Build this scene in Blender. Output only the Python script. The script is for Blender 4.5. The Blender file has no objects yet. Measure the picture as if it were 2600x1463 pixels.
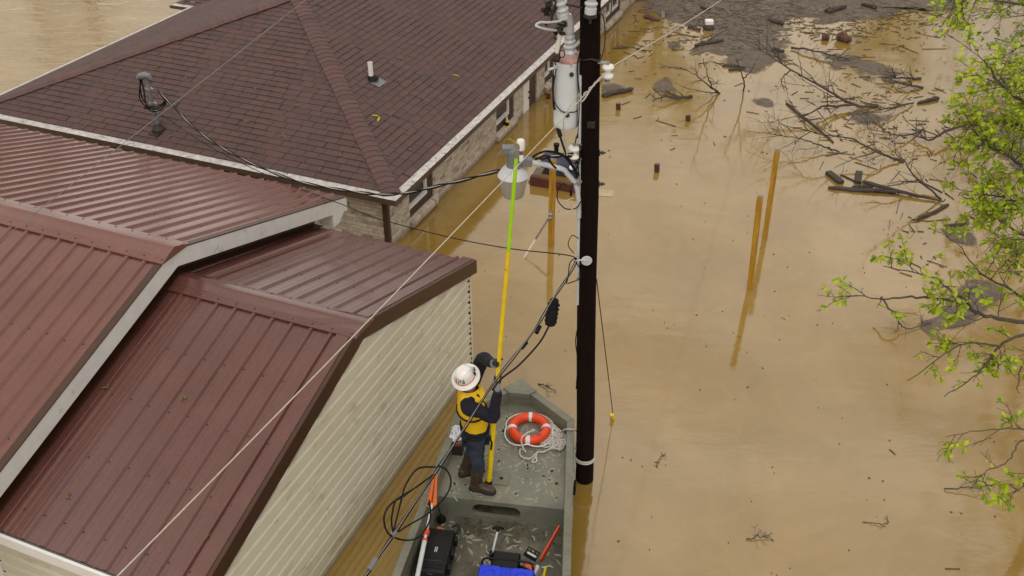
import bpy, bmesh, math, random
from mathutils import Vector as V, Matrix, noise

# ------------------------------------------------------------------ camera, sky, sun, exposure
SC = bpy.context.scene
COL = SC.collection
R = math.radians
PITCH = R(33.85); CAMZ = 8.8; FPX = 2460.0; PW, PH = 2600.0, 1463.0
cam = bpy.data.objects.new("camera", bpy.data.cameras.new("camera"))
cam.location = (0, 0, CAMZ); cam.rotation_euler = (math.pi/2 - PITCH, 0, 0)
cam.data.sensor_width = 36; cam.data.lens = 36*FPX/PW; cam.data.clip_end = 3000
COL.objects.link(cam); SC.camera = cam

SUN_EL, SUN_AZ = R(58), R(185)          # soft overcast light, from behind the camera
w = bpy.data.worlds.new("World"); SC.world = w; w.use_nodes = True
nt = w.node_tree; bg = nt.nodes["Background"]
sky = nt.nodes.new("ShaderNodeTexSky"); sky.sky_type = 'NISHITA'; sky.sun_disc = False
sky.sun_elevation = SUN_EL; sky.sun_rotation = SUN_AZ
sky.air_density = 1.0; sky.dust_density = 4.0; sky.ozone_density = 1.0
hs = nt.nodes.new("ShaderNodeHueSaturation"); hs.inputs['Saturation'].default_value = 0.12
mx = nt.nodes.new("ShaderNodeMix"); mx.data_type = 'RGBA'; mx.inputs[0].default_value = 0.75
mx.inputs[7].default_value = (8.4, 7.75, 6.95, 1)            # the even grey cloud cover
nt.links.new(sky.outputs[0], hs.inputs['Color']); nt.links.new(hs.outputs[0], mx.inputs[6])
ctc = nt.nodes.new("ShaderNodeTexCoord"); cmp_ = nt.nodes.new("ShaderNodeMapping"); cmp_.inputs['Scale'].default_value = (1, 1, 2.2)
nt.links.new(ctc.outputs['Generated'], cmp_.inputs[0])
cn = nt.nodes.new("ShaderNodeTexNoise"); cn.inputs['Scale'].default_value = 2.6; cn.inputs['Detail'].default_value = 6; cn.inputs['Roughness'].default_value = .6; cn.inputs['Distortion'].default_value = .5
nt.links.new(cmp_.outputs[0], cn.inputs['Vector'])
cmr = nt.nodes.new("ShaderNodeMapRange"); cmr.inputs[1].default_value = .32; cmr.inputs[2].default_value = .68; cmr.inputs[3].default_value = .52; cmr.inputs[4].default_value = 1.55
nt.links.new(cn.outputs['Fac'], cmr.inputs[0])
cv = nt.nodes.new("ShaderNodeVectorMath"); cv.operation = 'SCALE'     # thicker and thinner cloud
nt.links.new(mx.outputs[2], cv.inputs[0]); nt.links.new(cmr.outputs[0], cv.inputs['Scale'])
nt.links.new(cv.outputs[0], bg.inputs[0]); bg.inputs[1].default_value = 0.118
sun = bpy.data.objects.new("sun", bpy.data.lights.new("sun", 'SUN'))
sun.data.energy = 0.5; sun.data.angle = R(25); sun.data.color = (1, .97, .92)
sd = V((math.sin(SUN_AZ)*math.cos(SUN_EL), math.cos(SUN_AZ)*math.cos(SUN_EL), math.sin(SUN_EL)))
sun.rotation_euler = sd.to_track_quat('Z', 'Y').to_euler(); COL.objects.link(sun)
SC.view_settings.view_transform = 'Standard'; SC.view_settings.look = 'None'
SC.view_settings.exposure = 0.20; SC.view_settings.gamma = 1.0

# ------------------------------------------------------------------ survey helpers (photo measurements -> metres)
_F = V((0, math.cos(PITCH), -math.sin(PITCH))); _U = V((0, math.sin(PITCH), math.cos(PITCH)))
def ray(px, py): return V((1, 0, 0))*((px-PW/2)/FPX) - _U*((py-PH/2)/FPX) + _F
def at(px, py, z=0.0):                     # point at height z
    d = ray(px, py); return V((0, 0, CAMZ)) + d*((z-CAMZ)/d.z)
def aty(px, py, y):                        # point on the upright plane at distance y
    d = ray(px, py); return V((0, 0, CAMZ)) + d*(y/d.y)
def far(px, py, dep): return V((0, 0, CAMZ)) + ray(px, py)*dep
YAW = R(22.4)
E1 = V((math.cos(YAW), -math.sin(YAW), 0)); E2 = V((math.sin(YAW), math.cos(YAW), 0)); UP = V((0, 0, 1))
def H(a, b, z=0.0): return E1*a + E2*b + UP*z      # frame shared by the sheds and the house
def onplane(px, py, p0, n):
    d = ray(px, py); o = V((0, 0, CAMZ)); return o + d*((p0-o).dot(n)/d.dot(n))

# ------------------------------------------------------------------ materials
def nodes(name):
    m = bpy.data.materials.new(name); m.use_nodes = True
    return m, m.node_tree, m.node_tree.nodes["Principled BSDF"]
def nd(t, kind, **kw):
    n = t.nodes.new(kind)
    for k, v in kw.items():
        if k in n.inputs.keys(): n.inputs[k].default_value = v
        else: setattr(n, k, v)
    return n
def ramp(t, fac, stops):
    r = t.nodes.new("ShaderNodeValToRGB"); el = r.color_ramp.elements
    while len(el) < len(stops): el.new(0.5)
    for e, (p, c) in zip(el, stops): e.position = p; e.color = (*c, 1) if len(c) == 3 else c
    t.links.new(fac, r.inputs[0]); return r.outputs[0]
def mathn(t, op, a, b=None, c=None):
    n = t.nodes.new("ShaderNodeMath"); n.operation = op
    for i, x in enumerate((a, b, c)):
        if x is None: continue
        if isinstance(x, (int, float)): n.inputs[i].default_value = x
        else: t.links.new(x, n.inputs[i])
    return n.outputs[0]
def mixc(t, fac, a, b, mode='MIX'):
    n = t.nodes.new("ShaderNodeMix"); n.data_type = 'RGBA'; n.blend_type = mode
    for i, x in ((0, fac), (6, a), (7, b)):
        if isinstance(x, (int, float)): n.inputs[i].default_value = x
        elif isinstance(x, tuple): n.inputs[i].default_value = (*x, 1)
        else: t.links.new(x, n.inputs[i])
    return n.outputs[2]
def coords(t, scale=(1, 1, 1), kind='Object', rot=(0, 0, 0)):
    tc = t.nodes.new("ShaderNodeTexCoord"); mp = t.nodes.new("ShaderNodeMapping")
    mp.inputs['Scale'].default_value = scale; mp.inputs['Rotation'].default_value = rot
    t.links.new(tc.outputs[kind], mp.inputs[0]); return mp.outputs[0]
def noisen(t, co, scale, detail=4, rough=.55, dist=0):
    n = nd(t, "ShaderNodeTexNoise", Scale=scale, Detail=detail, Roughness=rough, Distortion=dist)
    t.links.new(co, n.inputs['Vector']); return n.outputs['Fac']
def bump(t, bs, h, strength=.3, dist=.01, prev=None):
    b = nd(t, "ShaderNodeBump", Strength=strength, Distance=dist); t.links.new(h, b.inputs['Height'])
    if prev is not None: t.links.new(prev, b.inputs['Normal'])
    t.links.new(b.outputs[0], bs.inputs['Normal']); return b.outputs[0]
def dim(c, k): return tuple(min(1, x*k) for x in c)
def simple(name, col, rough=.55, metal=0, var=.25, scale=6, dirt=None, bs=40, bd=.002, spec=None, stretch=(1, 1, 1)):
    m, t, b = nodes(name); co = coords(t, stretch)
    n1 = noisen(t, co, scale, 5, .6)
    c = ramp(t, n1, [(.3, dim(col, 1-var)), (.7, dim(col, 1+var))])
    if dirt:
        d = ramp(t, noisen(t, co, dirt[2], 6, .65), [(dirt[1], (0, 0, 0)), (min(1, dirt[1]+.12), (1, 1, 1))])
        c = mixc(t, d, c, dirt[0])
    t.links.new(c, b.inputs['Base Color'])
    b.inputs['Roughness'].default_value = rough; b.inputs['Metallic'].default_value = metal
    if spec: b.inputs['IOR'].default_value = spec
    if bd: bump(t, b, noisen(t, co, bs, 3), .5, bd)
    return m

def water_mat():
    m, t, b = nodes("muddy_water"); co = coords(t)
    warp = nd(t, "ShaderNodeTexNoise", Scale=.35, Detail=3); t.links.new(co, warp.inputs['Vector'])
    add = t.nodes.new("ShaderNodeMix"); add.data_type = 'RGBA'; add.blend_type = 'LINEAR_LIGHT'; add.inputs[0].default_value = .9
    t.links.new(co, add.inputs[6]); t.links.new(warp.outputs['Color'], add.inputs[7])
    n = noisen(t, add.outputs[2], .55, 6, .62, .6)
    c = ramp(t, n, [(.28, (.216, .131, .025)), (.5, (.258, .160, .037)), (.72, (.308, .199, .057))])
    n2 = noisen(t, add.outputs[2], 2.2, 5, .6, 1.2)
    c = mixc(t, ramp(t, n2, [(.52, (0, 0, 0)), (.75, (.5, .5, .5))]), c, (.30, .21, .08))
    t.links.new(c, b.inputs['Base Color'])
    b.inputs['Roughness'].default_value = .07; b.inputs['IOR'].default_value = 2.05
    wv = noisen(t, coords(t, (.5, 1, 1)), 1.3, 2, .5)
    wv2 = noisen(t, coords(t, (.4, 1.3, 1)), 4.5, 2, .5, .4)
    wv3 = noisen(t, coords(t, (.6, 1.2, 1)), 14, 2, .5, .3)
    h = mathn(t, 'ADD', mathn(t, 'ADD', wv, mathn(t, 'MULTIPLY', wv2, .22)), mathn(t, 'MULTIPLY', wv3, .11))
    # the open river beyond the house is choppier than the sheltered yard
    sx = t.nodes.new("ShaderNodeSeparateXYZ"); t.links.new(co, sx.inputs[0])
    k = t.nodes.new("ShaderNodeMapRange"); k.inputs[1].default_value = -2; k.inputs[2].default_value = -9
    k.inputs[3].default_value = .065; k.inputs[4].default_value = .42
    t.links.new(sx.outputs[0], k.inputs[0])
    bp = nd(t, "ShaderNodeBump", Distance=.10); t.links.new(h, bp.inputs['Height']); t.links.new(k.outputs[0], bp.inputs['Strength'])
    t.links.new(bp.outputs[0], b.inputs['Normal'])
    return m

def roof_metal(name, col, fade):
    m, t, b = nodes(name); co = coords(t)
    n = noisen(t, co, 1.4, 5, .6); n2 = noisen(t, co, 30, 3)
    c = mixc(t, ramp(t, n, [(.3, (0, 0, 0)), (.75, (1, 1, 1))]), col, fade)
    st = ramp(t, noisen(t, co, 2.6, 6, .7, .4), [(.56, (0, 0, 0)), (.74, (.35, .35, .35))])
    c = mixc(t, st, c, dim(fade, 1.5)); c = mixc(t, .05, c, ramp(t, n2, [(.3, (.03, .02, .02)), (.7, (.25, .2, .19))]))
    t.links.new(c, b.inputs['Base Color'])
    b.inputs['Roughness'].default_value = .17; b.inputs['IOR'].default_value = 1.66
    bump(t, b, noisen(t, co, 3.5, 3), .25, .006)
    return m

def shingle_mat(name, tint=1.0, h=.147, w=.30, gw=.055):
    m, t, b = nodes(name)
    tc = t.nodes.new("ShaderNodeTexCoord"); s = t.nodes.new("ShaderNodeSeparateXYZ"); t.links.new(tc.outputs['UV'], s.inputs[0])
    row = mathn(t, 'FLOOR', mathn(t, 'DIVIDE', s.outputs[1], h))
    wn = nd(t, "ShaderNodeTexWhiteNoise", noise_dimensions='1D'); t.links.new(row, wn.inputs['W'])
    # tab edges wander so tabs come out wide and narrow
    uu = mathn(t, 'DIVIDE', s.outputs[0], w)
    cx = t.nodes.new("ShaderNodeCombineXYZ"); t.links.new(uu, cx.inputs[0]); t.links.new(mathn(t, 'MULTIPLY', row, 7.31), cx.inputs[1])
    wob = nd(t, "ShaderNodeTexNoise", Scale=.8, Detail=1); t.links.new(cx.outputs[0], wob.inputs['Vector'])
    uu = mathn(t, 'ADD', mathn(t, 'ADD', uu, mathn(t, 'MULTIPLY', wn.outputs[0], 3.0)), mathn(t, 'MULTIPLY', wob.outputs['Fac'], 1.2))
    cell = mathn(t, 'FLOOR', uu); fr = mathn(t, 'FRACT', uu)
    cc = t.nodes.new("ShaderNodeCombineXYZ"); t.links.new(cell, cc.inputs[0]); t.links.new(row, cc.inputs[1])
    w2 = nd(t, "ShaderNodeTexWhiteNoise", noise_dimensions='2D'); t.links.new(cc.outputs[0], w2.inputs['Vector'])
    k = tint
    c = ramp(t, w2.outputs[0], [(0, (.050*k, .026*k, .027*k)), (.3, (.070*k, .034*k, .032*k)), (.6, (.084*k, .039*k, .035*k)), (.82, (.110*k, .045*k, .037*k)), (1, (.078*k, .045*k, .046*k))])
    co = coords(t)
    gr = noisen(t, co, 150, 2, .8)
    c = mixc(t, .5, c, ramp(t, gr, [(.3, (.015, .01, .01)), (.7, (.16, .11, .10))]))
    big = noisen(t, co, .5, 4)
    c = mixc(t, mathn(t, 'MULTIPLY', big, .35), c, (.10, .048, .042))
    gap = mathn(t, 'LESS_THAN', fr, gw)
    c = mixc(t, mathn(t, 'MULTIPLY', gap, .85), c, (.012, .008, .008))
    t.links.new(c, b.inputs['Base Color']); b.inputs['Roughness'].default_value = .7; b.inputs['IOR'].default_value = 1.38
    tab = mathn(t, 'ADD', mathn(t, 'MULTIPLY', w2.outputs[0], .5), mathn(t, 'MULTIPLY', gr, .35))
    bump(t, b, mathn(t, 'SUBTRACT', tab, mathn(t, 'MULTIPLY', gap, .6)), .6, .006)
    return m

def silt(t, co, c):
    sx = t.nodes.new("ShaderNodeSeparateXYZ"); t.links.new(co, sx.inputs[0])
    h = mathn(t, 'ADD', sx.outputs[2], mathn(t, 'MULTIPLY', mathn(t, 'SUBTRACT', noisen(t, co, 3.5, 5, .65), .5), .16))
    mr = t.nodes.new("ShaderNodeMapRange"); mr.inputs[1].default_value = .13; mr.inputs[2].default_value = .02; mr.inputs[3].default_value = 0; mr.inputs[4].default_value = .7
    t.links.new(h, mr.inputs[0]); return mixc(t, mr.outputs[0], c, (.17, .115, .055))

def brick_mat(name, vert=False):
    m, t, b = nodes(name)
    tc = t.nodes.new("ShaderNodeTexCoord")
    br = nd(t, "ShaderNodeTexBrick", Scale=1.0)
    br.inputs['Color1'].default_value = (0, 0, 0, 1); br.inputs['Color2'].default_value = (1, 1, 1, 1); br.inputs['Mortar'].default_value = (.5, .5, .5, 1)
    br.inputs['Brick Width'].default_value = .07 if vert else .21; br.inputs['Row Height'].default_value = .3 if vert else .072
    br.inputs['Mortar Size'].default_value = .006; br.inputs['Mortar Smooth'].default_value = .2
    mp = t.nodes.new("ShaderNodeMapping"); t.links.new(tc.outputs['UV'], mp.inputs[0]); t.links.new(mp.outputs[0], br.inputs['Vector'])
    co = coords(t)
    n = noisen(t, co, 9, 5, .65)
    c = ramp(t, br.outputs['Color'], [(0, (.20, .11, .075)), (.12, (.36, .27, .20)), (.3, (.47, .40, .32)), (.6, (.56, .50, .42)), (.85, (.40, .29, .22)), (1, (.60, .55, .47))])
    c = mixc(t, ramp(t, n, [(.4, (0, 0, 0)), (.7, (.75, .75, .75))]), c, (.58, .53, .46))
    c = mixc(t, br.outputs['Fac'], c, (.30, .27, .22))
    n3 = noisen(t, co, 26, 4, .7)
    c = mixc(t, ramp(t, n3, [(.55, (0, 0, 0)), (.7, (.7, .7, .7))]), c, (.13, .085, .055))
    c = silt(t, co, c)
    t.links.new(c, b.inputs['Base Color']); b.inputs['Roughness'].default_value = .85
    bump(t, b, mathn(t, 'ADD', mathn(t, 'MULTIPLY', br.outputs['Fac'], -1), mathn(t, 'MULTIPLY', n3, .6)), .7, .012)
    return m

def siding_mat():
    m, t, b = nodes("beige_siding"); co = coords(t)
    n = noisen(t, co, 1.1, 5, .6)
    c = ramp(t, n, [(.3, (.555, .515, .395)), (.7, (.62, .58, .46))])
    al = ramp(t, noisen(t, coords(t, (1, 1, 2.5)), 2.4, 6, .7), [(.56, (0, 0, 0)), (.74, (.8, .8, .8))])
    c = mixc(t, al, c, (.27, .25, .13))
    sp = ramp(t, noisen(t, coords(t, (2.2, 2.2, 1)), 5.5, 4, .6, .5), [(.66, (0, 0, 0)), (.72, (.55, .55, .55))])
    c = mixc(t, sp, c, (.15, .135, .095))
    c = silt(t, co, c)
    t.links.new(c, b.inputs['Base Color']); b.inputs['Roughness'].default_value = .5
    bump(t, b, noisen(t, co, 12, 3), .2, .004)
    return m

def wood_mat(name, c1, c2, rough=.65):
    m, t, b = nodes(name)
    co = coords(t, (22, 22, 1.6))
    n = noisen(t, co, 1.5, 6, .6, 1.5)
    c = ramp(t, n, [(.3, c1), (.55, c2), (.75, dim(c2, 1.25))])
    kn = nd(t, "ShaderNodeTexVoronoi", Scale=2.2); t.links.new(coords(t, (1, 1, 1)), kn.inputs['Vector'])
    c = mixc(t, ramp(t, kn.outputs['Distance'], [(.05, (1, 1, 1)), (.13, (0, 0, 0))]), c, dim(c1, .35))
    t.links.new(c, b.inputs['Base Color']); b.inputs['Roughness'].default_value = rough
    bump(t, b, n, .4, .004); return m

def leaf_mat(name, c1, c2):
    m, t, b = nodes(name); co = coords(t)
    n = noisen(t, co, 5, 3, .6)
    oi = t.nodes.new("ShaderNodeNewGeometry")
    f = mathn(t, 'ADD', mathn(t, 'MULTIPLY', n, .55), mathn(t, 'MULTIPLY', oi.outputs['Random Per Island'], .5))
    c = ramp(t, f, [(.25, c1), (.75, c2)])
    t.links.new(c, b.inputs['Base Color']); b.inputs['Roughness'].default_value = .5
    tr = t.nodes.new("ShaderNodeBsdfTranslucent"); t.links.new(mixc(t, .5, c, (.30, .42, .02)), tr.inputs[0])
    ms = t.nodes.new("ShaderNodeMixShader"); ms.inputs[0].default_value = .35
    t.links.new(b.outputs[0], ms.inputs[1]); t.links.new(tr.outputs[0], ms.inputs[2])
    t.links.new(ms.outputs[0], t.nodes["Material Output"].inputs[0]); return m

def scum_mat():
    m, t, b = nodes("floating_debris_scum"); co = coords(t)
    n = noisen(t, co, 3, 6, .7, .4); n2 = noisen(t, co, 40, 3, .7)
    n4 = noisen(t, coords(t, (1, 2.2, 1)), 9, 5, .7, .8)
    c = ramp(t, mathn(t, 'ADD', mathn(t, 'ADD', mathn(t, 'MULTIPLY', n, .3), mathn(t, 'MULTIPLY', n2, .35)), mathn(t, 'MULTIPLY', n4, .35)), [(.36, (.050, .034, .022)), (.47, (.118, .088, .064)), (.54, (.150, .116, .086)), (.64, (.27, .22, .175))])
    t.links.new(c, b.inputs['Base Color']); b.inputs['Roughness'].default_value = .75
    bump(t, b, n2, .8, .02)
    at_ = nd(t, "ShaderNodeAttribute", attribute_name="edge")
    e = mathn(t, 'SUBTRACT', mathn(t, 'ADD', mathn(t, 'MULTIPLY', at_.outputs['Fac'], 2.6), mathn(t, 'MULTIPLY', mathn(t, 'SUBTRACT', noisen(t, co, 1.3, 7, .68, .8), .5), 2.4)), .45)
    a = mathn(t, 'MINIMUM', mathn(t, 'MAXIMUM', mathn(t, 'MULTIPLY', e, 2.6), 0), .93)
    t.links.new(a, b.inputs['Alpha']); return m

M = {}
M['water'] = water_mat()
M['roof1'] = roof_metal("brown_ribbed_metal", (.100, .034, .026), (.124, .047, .037))
M['roof2'] = roof_metal("faded_brown_ribbed_metal", (.138, .048, .036), (.166, .064, .050))
M['trim'] = simple("dark_brown_trim", (.050, .019, .008), .4, var=.2)
M['fasc'] = simple("white_painted_trim", (.60, .60, .575), .5, var=.06, dirt=((.38, .37, .33), .6, 5))
M['white'] = simple("white_vinyl", (.72, .70, .68), .45, var=.05)
M['siding'] = siding_mat()
M['shingle'] = shingle_mat("brown_shingles")
M['cap'] = shingle_mat("ridge_cap_shingles", 1.5, w=40, gw=-1)
M['brick'] = brick_mat("mottled_tan_brick")
M['brickv'] = brick_mat("brick_sill_course", True)
M['guard'] = simple("weathered_gutter", (.47, .44, .42), .5, var=.3, scale=9, dirt=((.10, .085, .07), .57, 14))
M['gutter'] = simple("brown_gutter", (.075, .045, .034), .45, var=.2)
M['dbrown'] = simple("dark_brown_paint", (.045, .020, .014), .5, var=.2)
M['screw'] = simple("screw_head", (.012, .008, .008), .5, var=.1, bd=0)
M['hole'] = simple("dark_void", (.006, .005, .005), .9, var=0, bd=0)
m, t, b = nodes("dark_window_glass"); b.inputs['Base Color'].default_value = (.012, .013, .014, 1); b.inputs['Roughness'].default_value = .06; M['glass'] = m
M['pole'] = wood_mat("creosoted_pole", (.0024, .0012, .001), (.0085, .0033, .0026), .9); M['pole'].node_tree.nodes['Principled BSDF'].inputs['Specular IOR Level'].default_value = .12
M['steel'] = simple("galvanised_steel", (.33, .33, .335), .42, .7, var=.2)
M['lgrey'] = simple("light_grey_paint", (.50, .52, .53), .4, var=.1, dirt=((.22, .13, .13), .66, 5))
M['tank'] = simple("pale_grey_tank", (.62, .66, .68), .38, var=.06, scale=3, dirt=((.20, .13, .14), .63, 4))
M['rust'] = simple("rusty_pink_lid", (.42, .25, .23), .6, var=.3, scale=12, dirt=((.24, .09, .065), .58, 14))
M['porc'] = simple("grey_porcelain", (.50, .52, .53), .22, var=.08)
M['wporc'] = simple("white_porcelain", (.74, .72, .68), .2, var=.06)
M['dkmetal'] = simple("dark_corroded_metal", (.035, .028, .022), .55, .4, var=.5, scale=25)
M['grey'] = simple("grey_casting", (.16, .17, .175), .5, .2, var=.2)
M['black'] = simple("black_rubber", (.005, .005, .0055), .6, var=.3, spec=1.3)
M['wireg'] = simple("bare_aluminium_wire", (.50, .46, .40), .5, .3, var=.15, scale=30, bd=0)
M['yellow'] = simple("yellow_fibreglass", (.80, .56, .004), .35, var=.12)
M['lime'] = simple("lime_fibreglass", (.36, .66, .008), .35, var=.08)
M['brass'] = simple("bronze_hook", (.48, .30, .11), .35, .7, var=.15)
M['post'] = wood_mat("treated_yellow_timber", (.22, .10, .005), (.43, .225, .014))
M['redpost'] = wood_mat("red_brown_timber", (.045, .012, .007), (.095, .024, .013))
M['oldwood'] = wood_mat("weathered_grey_wood", (.10, .08, .065), (.20, .165, .135), .85)
M['drift'] = wood_mat("wet_driftwood", (.022, .016, .012), (.055, .040, .028), .7)
M['stump'] = wood_mat("red_brown_rotten_wood", (.05, .018, .010), (.11, .045, .025), .8)
M['speck'] = simple("wet_bark_speck", (.095, .065, .035), .8, var=.5, scale=3, bd=0)
M['bark'] = simple("grey_brown_bark", (.075, .058, .044), .85, var=.35, scale=14)
M['twig'] = simple("dark_twig", (.060, .045, .036), .8, var=.3, scale=20, bd=0)
M['leaf'] = leaf_mat("spring_leaf", (.23, .33, .004), (.54, .62, .014))
M['leafd'] = leaf_mat("young_leaf", (.15, .22, .010), (.32, .40, .04))
M['bud'] = leaf_mat("bud_scale", (.10, .085, .03), (.20, .18, .05))
M['scum'] = scum_mat()
M['tank_b'] = simple("dark_blue_plastic", (.022, .030, .065), .3, var=.25)
def boat_paint():
    m, t, b = nodes("olive_boat_paint"); co = coords(t)
    n = noisen(t, co, 3.0, 5, .6)
    c = ramp(t, n, [(.3, (.125, .130, .098)), (.7, (.195, .198, .155))])
    mud = ramp(t, noisen(t, co, 2.2, 6, .7, .5), [(.45, (0, 0, 0)), (.72, (.8, .8, .8))])
    c = mixc(t, mud, c, (.21, .185, .125)); dk = ramp(t, noisen(t, co, 3.5, 4, .5, .6), [(.50, (0, 0, 0)), (.75, (.45, .45, .45))]); c = mixc(t, dk, c, (.10, .102, .074))
    t.links.new(c, b.inputs['Base Color']); t.links.new(ramp(t, noisen(t, co, 2.8, 5, .65), [(.38, (.16, .16, .16)), (.62, (.55, .55, .55))]), b.inputs['Roughness'])
    bump(t, b, noisen(t, co, 60, 3), .3, .002); return m
M['boat'] = boat_paint()
M['boatfl'] = simple("muddy_boat_floor", (.105, .098, .068), .38, var=.45, scale=3, dirt=((.055, .043, .028), .5, 5))
M['stroke'] = simple("pale_camo_strokes", (.27, .265, .20), .45, var=.15, scale=3, bd=0)
M['mud'] = simple("dry_mud", (.03, .022, .015), .9, var=.4, scale=20)
M['orange'] = simple("orange_red_vinyl", (.72, .055, .008), .4, var=.08)
M['orange2'] = simple("orange_plastic", (.62, .11, .012), .45, var=.12)
M['redorg'] = simple("red_orange_plastic", (.55, .055, .010), .45, var=.12)
M['tape'] = simple("reflective_tape", (.68, .66, .70), .35, var=.08)
M['rope'] = simple("grey_white_rope", (.46, .43, .39), .85, var=.2, scale=30, bs=160, bd=.003)
M['case'] = simple("black_case_plastic", (.006, .006, .0066), .45, var=.3, spec=1.38)
M['blue'] = simple("blue_cooler_plastic", (.010, .036, .62), .36, var=.1)
M['cloth'] = simple("white_cotton", (.66, .67, .71), .8, var=.08, bs=18, bd=.02)
M['leather'] = simple("brown_leather", (.15, .045, .028), .5, var=.25, scale=12)
M['skin'] = simple("skin", (.42, .20, .13), .5, var=.08)
M['hair'] = simple("dark_hair", (.03, .018, .012), .7, var=.2, bs=120, bd=.004)
M['navy'] = simple("navy_jacket", (.0035, .0037, .011), .9, var=.3, scale=9, bs=14, bd=.03)
M['denim'] = simple("worn_blue_denim", (.020, .030, .052), .85, var=.6, scale=8, bs=16, bd=.022)
M['boot'] = simple("brown_rubber_boot", (.050, .028, .015), .45, var=.35, scale=9, dirt=((.09, .06, .035), .6, 12))
M['sole'] = simple("dark_boot_sole", (.014, .010, .008), .6, var=.2)
M['glove'] = simple("grey_glove", (.20, .20, .205), .8, var=.15)
M['gloveb'] = simple("black_glove_grip", (.012, .012, .014), .6, var=.2)
M['vest'] = simple("yellow_life_vest", (.74, .46, .004), .65, var=.15, scale=7, bs=10, bd=.025)
M['hat'] = simple("white_hard_hat", (.76, .74, .71), .3, var=.04, bd=0)
M['ink'] = simple("black_ink", (.012, .012, .012), .6, var=0, bd=0)
M['redband'] = simple("orange_red_band", (.55, .10, .04), .5, var=.1, bd=0)
M['sheet'] = simple("murky_pale_sheet", (.40, .34, .20), .5, var=.15)
M['pale'] = simple("pale_plastic", (.62, .60, .55), .5, var=.1)
def frosted():
    m, t, b = nodes("frosted_lens"); b.inputs['Base Color'].default_value = (.62, .59, .52, 1); b.inputs['Roughness'].default_value = .45
    b.inputs['Transmission Weight'].default_value = .55; b.inputs['IOR'].default_value = 1.2; return m
M['lens'] = frosted()

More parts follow.
